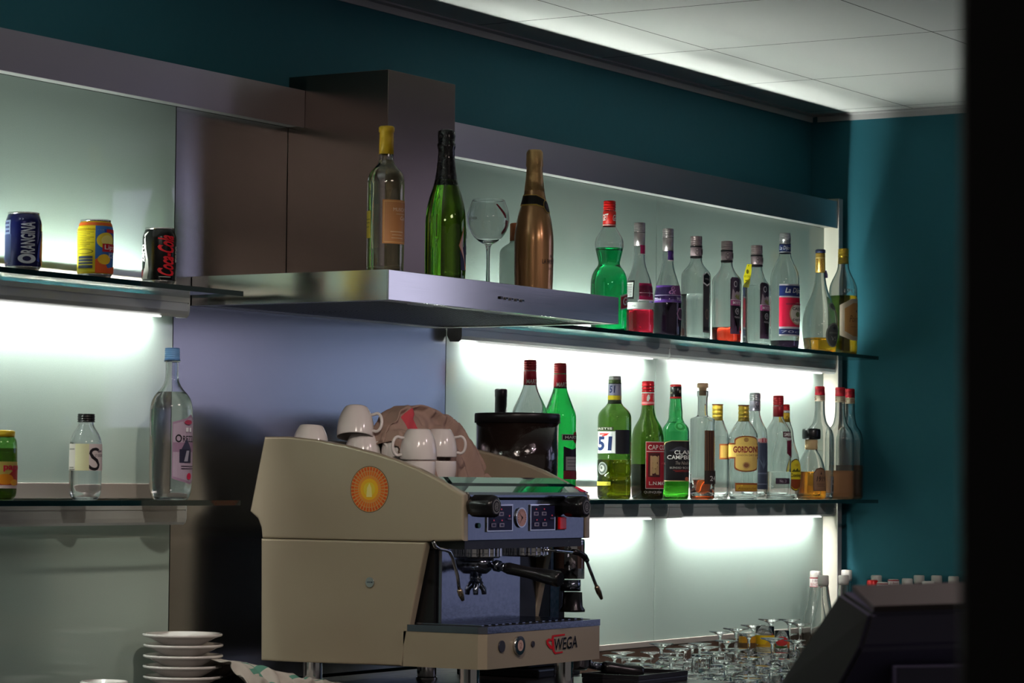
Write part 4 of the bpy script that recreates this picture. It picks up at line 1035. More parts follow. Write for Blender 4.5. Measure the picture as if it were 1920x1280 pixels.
def front_strip(B, px0, px1, pyb, pyt, els, name='label'):
    """label on the flat face turned to the room (normal -y)"""
    R = B.at(B.z((pyb+pyt)/2))[0]; z0, z1 = B.z(pyb), B.z(pyt)
    x0, x1 = R*px0, R*px1
    m = MB(); wrap(m, els, lambda a, b, e: (x0+(x1-x0)*a, -R*sq(math.atan2(-R, x0+(x1-x0)*a)-B.rot, 5.5)*.0-R*1.0-e, z0+(z1-z0)*b), 1, 1, eps0=.0004)
    return m.obj(name, B.root, recalc=False)
B.label(26, 86, 624, 510, [('r', .02, .0, .98, .82, (92, 84, 84)), ('r', .05, .03, .95, .80, (58, 54, 56)), ('p', [(0, .80), (.5, .76), (1, .80), (1, .95), (.5, 1), (0, .95)], (226, 224, 222)), ('p', [(.05, .82), (.5, .785), (.95, .82), (.95, .935), (.5, .98), (.05, .935)], (22, 21, 24)),
    ('t', 'MAVELA', .2, .865, .8, .89, (190, 186, 184)), ('e', .5, .30, .28, .09, (116, 104, 92)), ('e', .5, .30, .18, .06, (66, 60, 58)), ('r', .1, .03, .9, .09, (30, 28, 30))])
MY = [('p', [(0, .0), (1, .0), (1, .97), (.8, 1), (.1, 1), (0, .96)], (92, 66, 92)), ('p', [(.12, .80), (.3, .72), (.5, .76), (.75, .74), (.95, .78), (.95, .60), (.05, .60)], (158, 140, 150)), ('e', .34, .88, .16, .055, (226, 220, 224)), ('e', .34, .88, .11, .04, (52, 38, 56)),
      ('p', [(.25, .66), (.45, .71), (.62, .67), (.9, .72), (.8, .65), (.9, .61), (.5, .62)], (128, 132, 80)), ('r', 0, .50, 1, .60, (152, 66, 116)), ('r', 0, .595, 1, .605, (210, 180, 200)), ('t', 'MYRTE', .12, .52, .90, .575, (226, 206, 216), {'bold': .02}),
      ('p', [(.1, .49), (.95, .49), (.9, .3), (.75, .1), (.6, .02), (.5, .15), (.2, .3)], (30, 26, 30)), ('e', .5, .40, .22, .055, (200, 196, 200)), ('e', .5, .40, .18, .045, (34, 30, 34)), ('t', 'M', .42, .375, .6, .425, (200, 196, 200)), ('t', 'MAVELA', .22, .28, .82, .31, (200, 196, 200))]
ORANGE = tl((214, 26, 10), 'myrtle_liqueur_red')
B = corsican('square bottle of myrtle liqueur, purple label, a finger of red left in it', 1362.5, square_prof(636, 524, 496, 458, 28), (492, 469, 0, 452), -.10, None, 614, ORANGE)
B.label(14, 84, 627, 521, MY)
B = corsican('square bottle with purple myrtle label and yellow neck tag, clear contents', 1418.5, square_prof(641, 536, 505, 466, 26.5), (500, 478, 0, 460), -.10, None, 534, WATER)
B.label(14, 84, 636, 531, MY)
m = MB(); R = 11.6*B.s; z0, z1 = B.z(540), B.z(498); rr = np.array([math.cos(B.fa+PI/2), math.sin(B.fa+PI/2)]); ff = np.array([math.cos(B.fa), math.sin(B.fa)])
def tagf(a, b, e):
    u = -24.5*B.s+15*B.s*a; q = rr*u+ff*(.012+e+.004*b); return (q[0], q[1], z0+(z1-z0)*b)
wrap(m, [('p', [(.1, .02), (.75, .0), (1, .8), (1, 1.05), (.45, 1.05), (0, .5)], (212, 200, 30)), ('e', .5, .72, .16, .10, (90, 84, 10)), ('t', 'BIO CORSE', .1, .46, .85, .55, (70, 66, 10)), ('r', .2, .30, .5, .34, (120, 112, 20)), ('e', .62, .98, .05, .03, (60, 56, 10))], tagf, 1)
o = m.obj('neck_tag', B.root, recalc=False); sm_ = o.modifiers.new('t', 'SOLIDIFY'); sm_.thickness = .0008
B = Bottle('liqueur_bottle', 'clear bottle with navy and crimson blackcurrant label and silver cap', 'bottle', 1471.5, [(26, 651), (27.5, 640), (27.5, 530), (27, 517), (23.5, 506), (17.5, 494), (12, 482), (10.8, 470), (10.6, 445)], -.10, ZU, CLEAR_GREY)
B.liquid(639, DARKL)
B.cap([(11, 475.5), (11, 458)], cmat((30, 44, 100), .4, tag='paper'), 'neck_sleeve'); B.label(-85, 85, 472, 460, [('t', 'La Dijon', .15, .1, .85, .85, WHITE, {'shear': .3}), ('r', 0, -.15, 1, -.05, (230, 228, 230))], 'neck_print', r=11.05)
B.cap([(10.8, 457), (10.8, 453), (11.3, 450), (10.8, 440), (10, 437)], cmat((196, 194, 196), .28, .8, 'metalcap'), ribs=3, label='silver screw cap')
B.label(-22, 86, 631, 534, [('r', 0, 0, 1, 1, (196, 190, 196)), ('r', 0, .77, 1, .97, (32, 46, 104)), ('r', 0, .18, 1, .74, (200, 24, 62)), ('r', 0, .03, 1, .14, (36, 44, 96)), ('t', 'La Dijonnaise', .22, .80, 1.45, .93, WHITE, {'shear': .3, 'bold': .01}),
    ('e', .74, .43, .36, .22, (180, 150, 120)), ('e', .74, .43, .32, .19, (222, 214, 200)), ('t', 'CASSIS', .48, .50, 1.0, .555, (30, 26, 30), {'bold': .02}), ('e', .74, .42, .12, .05, (110, 120, 80)), ('t', 'DIJON', .50, .28, 1.0, .335, (30, 26, 30), {'bold': .02}), ('t', '70cl', .08, .06, .85, .105, (170, 170, 190)), ('r', .25, .60, .95, .63, (150, 30, 60))], na=16)
COG = tl((222, 136, 10), 'cognac')
B = Bottle('cognac_bottle', 'teardrop cognac bottle with navy cap and gold neck foil, nearly empty', 'bottle', 1538, [(29, 654), (31.5, 642), (33.5, 625), (33.5, 605), (30.5, 585), (24, 568), (17, 552), (12.5, 538), (10, 524), (9, 508), (8.8, 475)], -.11, ZU, CLEAR_GREY)
B.liquid(634, COG)
B.cap([(9.3, 511), (9.1, 476), (9.1, 474.6)], cmat((196, 156, 74), .35, .6, 'foil'), 'gold_foil'); B.cap([(9.6, 474.2), (9.6, 469), (8.8, 467.5)], cmat((26, 30, 66), .35), label='navy cap')
B.label(-60, 40, 507, 484, [('t', 'NAPOLEON', .06, 0, .34, 1, (80, 60, 20), {'up': 1}), ('t', 'COGNAC', .56, 0, .86, 1, (120, 50, 30), {'up': 1}), ('r', -.1, .98, 1.2, 1.03, (236, 214, 150))], 'foil_print', r=9.3)
B.label(18, 84, 651, 607, [('e', .5, .5, .5, .52, (150, 150, 142)), ('e', .5, .5, .42, .46, (96, 96, 92)), ('t', 'VS', .32, .26, .72, .44, (206, 202, 190)), ('t', 'COGNAC', .2, .56, .8, .63, (190, 186, 176)), ('e', .5, .80, .10, .06, (60, 56, 60))], nb=8)
B.label(38, 88, 583, 568, [('e', .5, .5, .5, .5, (170, 168, 160)), ('e', .5, .5, .36, .38, (90, 90, 88))], 'medallion', nb=4)
m = MB(); q = (rr*9.6*B.s+ff*.002); m.tube([(q[0], q[1], B.z(507)), (q[0]*1.15, q[1]*1.15, B.z(515)), (q[0]*1.2, q[1]*1.2, B.z(521))], [.0025, .0042, .0035], cmat((70, 50, 100), .4), 10); m.obj('wax_seal', B.root)
B = Bottle('liqueur_bottle', 'gold-capped bottle of golden green liqueur with cream hexagonal label, at the shelf end', 'bottle', 1581, [(26, 661), (26.7, 650), (26.7, 548), (26, 538), (22, 527), (16, 516), (11.5, 506), (10, 494), (9.6, 470)], -.115, ZU, CLEAR_GREY)
B.liquid(555, tl((180, 140, 10), 'golden_liqueur'))
B.cap([(9.9, 494.5), (9.9, 482), (10.2, 481), (10.2, 469), (9.6, 466)], cmat((202, 166, 60), .3, .75, 'metalcap'), ribs=2, label='gold screw cap')
B.label(-14, 86, 639, 561, [('p', [(0, .12), (.0, .84), (.5, 1), (1, 1), (1, 0), (.5, .0)], (208, 190, 168)), ('p', [(.2, .22), (.2, .76), (.6, .90), (1, .90), (1, .10), (.6, .10)], (196, 140, 84)), ('t', 'Poire', .4, .44, .9, .60, (120, 78, 50), {'shear': .3}), ('r', .45, .32, .8, .33, (140, 90, 60)), ('e', .78, .7, .04, .03, (90, 60, 40))])
B.label(5, 55, 550, 543, [('t', '1911', 0, 0, 1, 1, (210, 224, 226))], 'embossed_date')
# bottle half hidden behind the gold bottle
FROST = pmat('frosted_glass', (.80, .88, .84), rough=.35, trans=.85, ior=1.45)
B = Bottle('spirit_bottle', 'frosted pale bottle with orange-brown stopper behind the gold sparkling wine bottle', 'bottle', 970, [(33, 600), (34, 590), (34, 478), (32, 468), (24, 461), (15, 456), (13.5, 450), (13.5, 430)], -.10, ZU, FROST)
B.cap([(14.6, 452), (14.6, 420), (13.8, 418.5)], cmat((176, 92, 50), .6, tag='cork'), 'stopper')

# ================================================================== LOWER RIGHT SHELF
B = Bottle('wine_bottle', 'dark wine bottle whose black capsule shows behind the bean hopper', 'bottle', 938.5, [(29, 936), (30, 920), (30, 820), (28, 806), (18, 794), (12.5, 782), (11, 770), (11, 732)], -.05, ZL, tg((30, 44, 16), 'dark_wine_glass'))
B.cap([(11.8, 776), (11.3, 745), (11.8, 743), (12, 731), (11, 728.5)], cmat((26, 20, 26), .3, .2, 'foil'), 'capsule')
def martini(label, cx, g, liq, lq, dy, hw=34):
    B = Bottle('vermouth_bottle', label, 'bottle', cx, [(hw*.92, 936), (hw, 925), (hw*.97, 880), (hw*.97, 800), (hw*.98, 778+dy), (hw*.94, 768+dy), (hw*.80, 757+dy), (19, 741+dy), (14, 728+dy), (12, 718+dy), (11.4, 700+dy), (11.4, 682+dy)], -.117, ZL, g)
    if liq: B.liquid(lq, liq)
    B.cap([(12.4, 721.5+dy), (12.0, 695+dy)], cmat((190, 22, 48), .4, tag='paper'), 'neck_sleeve')
    B.cap([(12.2, 694+dy), (12.2, 677+dy), (11.2, 674.5+dy)], cmat((186, 50, 56), .3, .3, 'metalcap'), ribs=4, label='red screw cap')
    B.label(-70, 85, 719+dy, 711+dy, [('t', 'MARTINI', .25, .0, 1.2, 1, WHITE, {'bold': .02})], 'neck_print', r=12.4)
    return B
martini('empty clear vermouth bottle with red cap behind the bean hopper', 993, CLEAR_GREY, None, 0, 0)
B = martini('green vermouth bottle with red cap right of the bean hopper', 1049.5, tg((20, 206, 76), 'vermouth_green'), tl((200, 250, 200), 'vermouth', 1.35), 730, 6, 31.5)
B.label(8, 88, 827, 812, [('r', 0, .1, 1, .85, (226, 222, 216)), ('r', .04, .17, 1, .78, (20, 18, 18)), ('e', .78, .5, .22, .75, (150, 30, 36)), ('r', .04, .22, 1, .73, (20, 18, 18)), ('t', 'MARTINI', .12, .30, 1.15, .66, WHITE, {'bold': .03})])
B.label(14, 84, 898, 838, [('p', [(0, 0), (1, 0), (1, 1), (.5, .92), (0, 1.02)], (40, 26, 48)), ('r', .12, .28, 1, .70, (186, 182, 186)), ('r', .2, .60, .9, .62, (110, 106, 116)), ('r', .2, .5, .9, .52, (110, 106, 116)), ('r', .2, .4, .9, .42, (110, 106, 116)), ('r', .0, 0, 1, .26, (140, 40, 52))], 'lower_label')
P51 = tg((66, 118, 24), 'pastis_glass')
B = Bottle('pastis_bottle', 'olive green aniseed spirit bottle with a white label bearing two large navy digits', 'bottle', 1152, [(30.5, 935), (31.5, 928), (31.5, 895), (30, 893), (31.8, 891), (31.8, 863), (30.6, 861), (31.8, 858), (31.8, 785), (30.5, 776), (25, 768), (17, 761), (13, 755), (12.3, 746), (12, 712)], -.105, ZL, P51, smooth=1)
B.liquid(862, tl((214, 150, 20), 'pastis'), )
B.cap([(12.6, 756.5), (12.4, 719)], cmat((150, 146, 170), .35, .2, 'paper'), 'neck_label'); B.cap([(11.9, 718), (11.9, 708), (11, 705)], cmat((190, 188, 186), .3, .8, 'metalcap'), ribs=3, label='silver screw cap')
B.label(-88, 88, 753, 719, [('r', 0, .10, 1, .34, (206, 182, 44)), ('t', '51', .22, .48, .52, .88, (40, 44, 90), {'shear': .1, 'bold': .02}), ('r', .80, .1, .84, .9, (216, 210, 220))], 'neck_print', r=12.6)
B.label(-74, 4, 850, 808.5, [('r', 0, 0, 1, 1, (170, 176, 176)), ('r', .03, .03, .97, .97, (226, 228, 226)), ('p', [(.2, .90), (.72, .90), (.74, .95), (.62, .80), (.40, .76), (.34, .80), (.5, .84), (.22, .84)], (206, 44, 34)), ('t', '51', .08, .12, .86, .76, (28, 42, 84), {'shear': .06, 'bold': .04})], eps0=.0008)
B.label(-82, -4, 807, 801, [('r', 0, 0, 1, 1, (34, 40, 22)), ('t', 'PASTIS', .05, .2, .95, .85, (214, 214, 200))], 'top_line')
B.label(2, 62, 851, 806, [('r', 0, 0, 1, 1, (24, 24, 30))], 'side_label')
B.label(-66, -24, 890, 866, [('e', .5, .5, .5, .5, (120, 126, 120)), ('e', .5, .5, .40, .40, (60, 66, 60)), ('e', .5, .5, .26, .26, (150, 152, 146)), ('e', .45, .55, .12, .12, (70, 74, 70))], 'medallion')
B.label(-88, -12, 910, 903, [('r', 0, 0, 1, 1, (190, 178, 56)), ('t', 'MARSEILLE', .2, .3, .9, .7, (110, 100, 20))], 'lower_strip')
OL = tg((58, 96, 12), 'olive_glass')
B = Bottle('aperitif_bottle', 'olive green aperitif bottle with red cap and dark red label', 'bottle', 1214.5, [(29, 935), (30.5, 925), (31, 900), (31, 830), (30, 816), (27, 803), (22, 794), (15.5, 783), (12.2, 770), (11.5, 755), (11.2, 722)], -.105, ZL, OL)
B.liquid(870, tl((50, 16, 14), 'dark_aperitif'))
B.cap([(11.8, 759.5), (11.6, 735.5)], cmat((196, 36, 44), .4, tag='paper'), 'neck_sleeve'); B.cap([(11.8, 734.5), (11.8, 717), (10.8, 714.5)], cmat((214, 26, 40), .25, .2, 'metalcap'), ribs=3, label='red screw cap')
B.label(-85, 85, 758, 736, [('r', 0, .94, 1, 1.02, WHITE), ('r', 0, .03, 1, .22, (228, 150, 150)), ('p', [(.44, .30), (.52, .26), (.60, .50), (.57, .80), (.50, .84), (.44, .62)], WHITE), ('r', .2, .3, .22, .85, WHITE), ('r', .78, .3, .80, .85, WHITE)], 'neck_print', r=11.8)
B.label(-7, 80, 916, 828, [('r', 0, 0, 1, 1, (210, 190, 180)), ('r', .02, .015, .98, .985, (150, 24, 36)), ('t', 'CAP CORSE', .10, .83, 1.28, .93, (230, 220, 210), {'bold': .01}), ('r', .04, .785, .98, .80, (220, 200, 190)), ('r', .10, .25, .62, .76, (70, 24, 24)), ('e', .36, .62, .16, .08, (200, 170, 120)), ('e', .36, .50, .13, .07, (196, 164, 112)), ('e', .30, .38, .10, .06, (190, 160, 110)), ('e', .46, .38, .08, .08, (180, 150, 100)), ('r', .18, .28, .26, .70, (190, 150, 110)), ('r', .48, .30, .54, .70, (190, 150, 110)),
    ('t', 'L.N.MATTEI', .14, .08, 1.2, .155, (232, 224, 214), {'bold': .01}), ('t', 'A CORSE', .68, .52, .98, .56, (220, 120, 120))])
B.label(-12, 60, 925, 920, [('t', 'QUINQUINA', 0, 0, 1, 1, (180, 180, 180))], 'lower_print')
GW_ = tg((40, 190, 80), 'whisky_green_glass')
B = Bottle('whisky_bottle', 'bright green whisky bottle with black and red cap and black label', 'bottle', 1266.5, square_prof(935, 803, 786, 748, 25.5, 12)[:-3]+[(17, 792, 2.3), (13.2, 785, 2), (13.2, 772, 2), (12.4, 765, 2), (11, 748, 2), (10.2, 735, 2)], -.105, ZL, GW_, P=4.0, rot=math.radians(30))
B.liquid(870, tl((226, 214, 70), 'whisky_in_green'))
B.cap([(10.8, 747), (10.8, 725)], cmat((20, 18, 18), .3, .1, 'paper'), 'neck_sleeve'); B.cap([(10.9, 724.6), (10.9, 722.5), (10.2, 720.5)], cmat((200, 30, 36), .3), label='red cap top')
B.label(-85, 85, 747, 725, [('r', 0, 0, 1, .15, (170, 40, 40)), ('t', 'Clan', .03, .4, .3, .62, (180, 176, 150), {'shear': .2}), ('e', .75, .6, .05, .14, (150, 140, 110))], 'neck_print', r=10.8)
B.label(-50, 72, 902, 826, [('p', [(0, 0), (1, 0), (1, 1), (.28, 1), (.10, .96), (0, .82)], (190, 178, 120)), ('p', [(.03, .02), (.97, .02), (.97, .985), (.29, .985), (.12, .945), (.03, .81)], (18, 16, 20)), ('p', [(.2, .74), (.45, .84), (.6, .86), (.8, .78), (.95, .82), (.95, .72)], (52, 52, 62)),
    ('t', 'CLAN', .38, .66, .92, .76, (226, 224, 218), {'bold': .01}), ('t', 'CAMPBELL', .16, .54, 1.05, .64, (226, 224, 218), {'bold': .01}), ('t', 'The Noble', .42, .41, .86, .49, (150, 140, 130), {'shear': .3}), ('t', 'BLENDED SCOTCH', .24, .31, .98, .355, (190, 186, 180)), ('r', .34, .265, .9, .275, (150, 40, 40)), ('r', .4, .235, .85, .245, (150, 40, 40)), ('e', .75, .06, .05, .05, (170, 90, 60))], na=16)
B.label(-5, 45, 808, 790, [('e', .5, .5, .5, .5, (80, 196, 110)), ('e', .5, .5, .4, .4, (40, 150, 70)), ('e', .5, .5, .2, .22, (90, 200, 120))], 'embossed_crest', nb=4)
CORK = cmat((176, 142, 112), .8, tag='cork')
B = Bottle('spirit_bottle', 'tall straight clear bottle with cork stopper, wood-brown label and orange-red contents', 'bottle', 1317, [(23, 935), (23.3, 928), (23.3, 788), (22.5, 784), (12, 781), (9.2, 777), (9.2, 745), (10.6, 742), (10.6, 733)], -.105, ZL, CLEAR_GREY, smooth=1)
B.liquid(901, tl((222, 56, 8), 'orange_spirit'))
B.cap([(6.5, 741), (7.2, 727), (10.5, 726.5), (10.6, 719.5), (10, 718)], CORK, 'cork_stopper')
B.label(10, 84, 907, 807, [('r', 0, 0, .80, 1, (84, 54, 34))]+[('p', [(.03+.09*i, 0), (.06+.09*i, 0), (.10+.085*i, .5), (.05+.09*i, 1), (.02+.09*i, 1), (.06+.085*i, .5)], ((110, 76, 48), (56, 34, 24))[i % 2]) for i in range(7)]+[('r', .0, 0, 1.0, .25, (44, 34, 28)), ('t', 'Lachataigne', .80, .28, .98, .98, (206, 200, 190), {'up': 1}), ('t', '24', .34, .06, .85, .15, (206, 202, 196))])
B.label(-84, -55, 905, 885, [('r', 0, 0, 1, 1, (170, 176, 174)), ('r', .2, .2, .8, .8, (90, 96, 96))], 'back_label')
YC = cmat((206, 176, 62), .35, .4, 'metalcap')
def gordon(label, cx, ctop, cbot, Y, hw, full):
    B = Bottle('gin_bottle', label, 'bottle', cx, [(hw*.95, 935, 4), (hw, 926, 4.5), (hw, 820, 4.5), (hw*.97, 812, 4), (hw*.70, 800, 3), (12, 790, 2), (10, 786, 2), (9.6, ctop+6, 2)], Y, ZL, CLEAR_GREY, P=4.5, rot=math.radians(24))
    B.cap([(10.2, cbot), (10.2, ctop+1), (9.9, ctop)], YC, ribs=4, label='yellow screw cap')
    B.label(-90, 90, ctop+2.2, ctop-.1, [('r', 0, 0, 1, 1, (90, 40, 24))], 'cap_edge', r=10.25)
    if full: 
        B.liquid(820, WATER)
    return B
B = gordon('clear gin bottle with yellow cap tucked behind the cork-stoppered bottle', 1345, 757.5, 788, -.045, 22, False)
B.label(10, 78, 861, 832, [('r', 0, 0, 1, 1, (150, 80, 40)), ('r', .06, .1, 1, .9, (206, 168, 84))])
B = gordon('clear gin bottle with yellow cap and gold emblem label at mid shelf', 1394, 759, 790, -.115, 27.5, True)
GY, GB, GR_ = (206, 172, 92), (124, 58, 26), (128, 28, 30)
def arch(cx, w, y0, y1):
    n = 10; return [(cx-w, y0+.12), (cx-w, y1-.12)]+[(cx-w*math.cos(PI*i/n), y1-.12+.12*math.sin(PI*i/n)) for i in range(1, n)]+[(cx+w, y1-.12), (cx+w, y0+.12)]+[(cx+w*math.cos(PI*i/n), y0+.12-.12*math.sin(PI*i/n)) for i in range(1, n)]
B.label(-86, 60, 886, 817, [('p', arch(.66, .30, .02, 1.0), GB), ('r', .0, .38, 1.0, .80, GB), ('p', arch(.66, .27, .05, .97), GY), ('r', .02, .42, .98, .76, (214, 180, 96)), ('e', .66, .89, .06, .06, (150, 110, 60)), ('t', "GORDON'S", .34, .54, .99, .72, GR_, {'bold': .03}), ('t', 'LONDON DRY GIN', .42, .445, .96, .50, (110, 60, 30)), ('e', .66, .20, .09, .09, (170, 130, 80)), ('e', .66, .20, .06, .06, (110, 66, 40))], na=20)
B.label(-30, 58, 921, 905, [('r', 0, 0, 1, 1, (140, 70, 30)), ('r', .04, .1, .96, .78, (190, 146, 50)), ('t', 'Alexander', .1, .2, .9, .55, (110, 60, 20), {'shear': .3})], 'lower_label')
B = Bottle('tequila_bottle', 'clear bottle with silver screw cap and slate blue side label behind the gold emblem gin', 'bottle', 1415, [(23, 935), (24, 926), (24, 815), (22.5, 804), (17, 795), (12, 784), (9.6, 774), (9.2, 745)], -.07, ZL, CLEAR_GREY)
B.cap([(10.3, 770), (10.2, 751)], cmat((140, 136, 148), .35, .5, 'foil'), 'foil_sleeve'); B.cap([(10.5, 750.5), (10.5, 739), (9.8, 736.5)], cmat((186, 186, 190), .28, .8, 'metalcap'), ribs=3, label='silver screw cap')
B.label(0, 80, 768, 754, [('t', 'Se', 0, .1, .6, .9, (40, 36, 50), {'shear': .3})], 'neck_print', r=10.4)
B.label(0, 86, 917, 828, [('p', [(0, 0), (1, 0), (1, .88), (.8, 1), (.2, 1), (0, .88)], (62, 70, 88)), ('p', [(.5, .42), (.2, .66), (.48, .52), (.4, .78), (.52, .55), (.66, .78), (.56, .52), (.86, .66)], (96, 110, 128)), ('r', .1, .10, .9, .12, (120, 128, 146)), ('r', .2, .32, .8, .35, (110, 120, 140))])
B.label(15, 80, 830, 820, [('p', [(0, 0), (1, 0), (1, .7), (.5, 1), (0, .7)], (206, 150, 150)), ('r', .3, .1, .4, .8, (170, 60, 70)), ('r', .6, .1, .7, .8, (170, 60, 70))], 'crest')
B = Bottle('liqueur_bottle', 'orange liqueur bottle with yellow oval label, red and yellow neck, behind the vodka', 'bottle', 1471, [(24, 935), (27, 925), (29.5, 900), (29.5, 870), (26, 850), (20.5, 836), (17.5, 822), (16, 806), (12, 795), (9.4, 785), (9, 768)], -.085, ZL, CLEAR)
B.cap([(9.8, 791), (9.6, 774)], cmat((216, 176, 36), .4, tag='paper'), 'neck_sleeve'); B.cap([(9.4, 773.5), (9.4, 769.5)], cmat((220, 220, 220), .3, .2, 'paper'), 'white_band'); B.cap([(9.7, 769), (9.7, 760), (9, 758)], cmat((186, 34, 36), .3, .2, 'metalcap'), ribs=2, label='red cap')
B.label(5, 80, 787, 780, [('t', 'Con', .1, 0, .9, 1, (60, 30, 20))], 'neck_print', r=9.9)
B.label(8, 86, 919, 861, [('e', .5, .5, .50, .52, (90, 64, 30)), ('e', .5, .5, .44, .49, (222, 204, 40)), ('p', [(.10, .36), (.90, .36), (.80, .14), (.62, .05), (.38, .05), (.2, .14)], (140, 66, 30)), ('t', 'Conivay', .14, .40, .9, .55, (50, 40, 20), {'bold': .02}), ('p', [(.25, .62), (.35, .70), (.42, .64), (.55, .72), (.66, .63), (.75, .68), (.78, .60), (.22, .60)], (84, 84, 20)), ('e', .5, .82, .12, .05, (200, 170, 40))], nb=8, eps0=.002)
B = Bottle('vodka_bottle', 'clear vodka bottle with dark red cap and maroon side label', 'bottle', 1459, [(23.5, 934), (24.5, 926), (24.5, 816), (23, 806), (17, 796), (11, 787), (9.6, 782), (9.3, 748)], -.115, ZL, CLEAR_GREY)
B.liquid(884, WATER)
B.cap([(10, 781), (10, 761)], cmat((150, 26, 40), .35, .2, 'foil'), 'neck_sleeve'); B.cap([(10.2, 760), (10.2, 744), (9.6, 741.5)], cmat((176, 34, 44), .3, .3, 'metalcap'), ribs=4, label='dark red cap')
B.label(22, 86, 859, 809, [('r', 0, .78, 1, 1, (70, 20, 36)), ('t', 'SMIRNOFF', .08, .82, 1.4, .96, WHITE, {'bold': .02}), ('p', [(.1, .74), (1, .78), (1, .70), (.4, .68)], (190, 186, 186)), ('p', [(.30, .66), (1, .70), (1, 0), (.6, .08), (.3, .18)], (96, 22, 44)), ('e', .8, .45, .12, .10, (140, 60, 70))])
B.label(-10, 62, 907, 896, [('r', 0, 0, 1, 1, (54, 34, 52)), ('t', 'No. 21', .25, .25, .7, .75, (170, 160, 170))], 'lower_label')
RUM = tl((204, 110, 14), 'amber_rum')
B = Bottle('rum_bottle', 'squat rounded bottle of amber rum with a fat black stopper and cork', 'bottle', 1521, [(26, 935), (28, 928), (27.5, 905), (26.5, 885), (23.5, 868), (18, 855), (12, 846), (11, 842), (11.5, 838)], -.135, ZL, CLEAR)
B.liquid(884, RUM)
B.cap([(8.5, 843), (11.6, 841.5), (11.8, 824)], cmat((206, 176, 130), .75, tag='cork'), 'cork'); B.cap([(12, 823.5), (17.0, 822.5), (17.4, 818), (17.4, 808), (16.4, 804), (12, 803)], BLACK, 'stopper', label='fat black stopper')
B.label(8, 78, 920, 876, [('p', [(0, 0), (1, 0), (1, .75), (.8, .95), (.5, 1), (.2, .95), (0, .75)], (90, 62, 44)), ('p', [(.05, .04), (.95, .04), (.95, .73), (.78, .90), (.5, .95), (.22, .90), (.05, .73)], (132, 98, 72)), ('t', '1919', .18, .40, .84, .62, (50, 30, 22), {'shear': .2, 'bold': .02}), ('p', [(.44, .70), (.56, .70), (.52, .86), (.5, .82)], (40, 28, 20)), ('r', .2, .28, .8, .30, (90, 66, 48)), ('r', .25, .2, .75, .22, (90, 66, 48))], nb=4)
def james(label, cx, top, Y, liq=None, lm=None, hw=27, X=None):
    d = top-724
    B = Bottle('rum_bottle', label, 'bottle', cx, [(hw*.96, 935, 4), (hw, 927, 5), (hw, 826+d, 5), (hw*.98, 815+d, 4.5), (hw*.82, 803+d, 3), (hw*.52, 794+d, 2.2), (11, 783+d, 2), (9.3, 770+d, 2), (9.2, 730+d, 2)], Y, ZL, CLEAR, P=5, rot=math.radians(20))
    if liq: B.liquid(liq, lm)
    B.cap([(9.6, 752+d), (9.6, 741+d)], cmat((214, 196, 168), .5, tag='paper'), 'neck_label')
    B.cap([(9.6, 740.5+d), (9.6, 727+d), (9, 724+d)], cmat((196, 22, 44), .28, .2, 'metalcap'), ribs=1, label='bright red cap')
    B.label(-80, 85, 751+d, 742+d, [('t', 'SAINT', .5, .50, .85, .95, (110, 50, 40)), ('t', 'JAMES', .5, .05, .9, .45, (110, 50, 40)), ('t', 'S', .05, .1, .25, .9, (110, 50, 40))], 'neck_print', r=9.65)
    return B
OP = pmat('cloudy_orange', srgb((214, 150, 96)), rough=.5, trans=.4, ior=1.34); OB = pmat('cloudy_brown', srgb((96, 74, 50)), rough=.5, trans=.4, ior=1.34)
B = james('empty tall clear rum bottle with red cap, first of the three at the shelf end', 1537, 724, -.10)
B.label(40, 84, 924, 893, [('r', 0, 0, 1, 1, (140, 140, 140)), ('r', .15, .1, .9, .5, (60, 60, 64)), ('r', .2, .6, .85, .8, (84, 84, 88))])
james('rum bottle with red cap holding cloudy orange contents, middle one at the shelf end', 1575, 726, -.106, 882, OP)
B = james('rum bottle with red cap holding dark brown fruit, last on the shelf end', 1593, 728.5, -.092, 872, OB, hw=26)

# ================================================================== SMALL BOTTLES ON THE COUNTER AT RIGHT
WCAP = cmat((206, 200, 194), .4, tag='plastic')
def soda(label, cx, top, X=None, Y=None, hw=15, cap='white', tilt=0, red=False, ch=16, neck=9.4):
    prof = [(hw*.9, top+250), (hw, top+238), (hw, top+150), (hw*.96, top+128), (hw*.78, top+104), (hw*.60, top+80), (neck*1.12, top+44), (neck, top+24), (neck*.93, top+6)]
    if X is not None: Y = float(onX(cx, top, X)[1])
    s_ = scaleY(cx, top, Y); zt = float(onY(cx, top, Y)[2])
    k = (zt-ZC2)/(250*s_)
    prof = [(h, top+(p-top)*k) for h, p in prof]
    B = Bottle('mixer_bottle', label, 'bottle', cx, prof, Y, ZC2, CLEAR, group=None)
    col = {'white': WCAP, 'red': cmat((206, 26, 30), .3, .2, 'metalcap')}[cap]
    B.cap([(neck*.98, top+ch+5), (neck*.98, top+ch+2), (neck*1.08, top+ch+1), (neck*1.08, top+1.5), (neck*1.0, top)], col, ribs=0)
    if red:
        B.label(-88, 88, top+ch+14, top+ch-4, [('r', 0, 0, 1, 1, (220, 214, 210)), ('r', 0, .88, 1, 1.0, (140, 30, 44)), ('t', 'St Benoit', .3, .55, .8, .78, (120, 40, 60), {'shear': .3}), ('t', 'BENONE', .2, .14, .9, .45, (150, 50, 60)), ('r', 0, .0, 1, .06, (140, 30, 44))], 'neck_label', r=neck*1.1)
    return B
soda('small clear bottle with white cap and red-lined neck label against the end board', 1528.5, 1070, Y=-.060, hw=24, red=True)
soda('small clear bottle with plain white cap in front of the end board', 1543.5, 1078, Y=-.15, hw=24)
soda('small clear bottle with white cap just right of the end board, nearer one', 1581.5, 1078, X=7.86, ch=13)
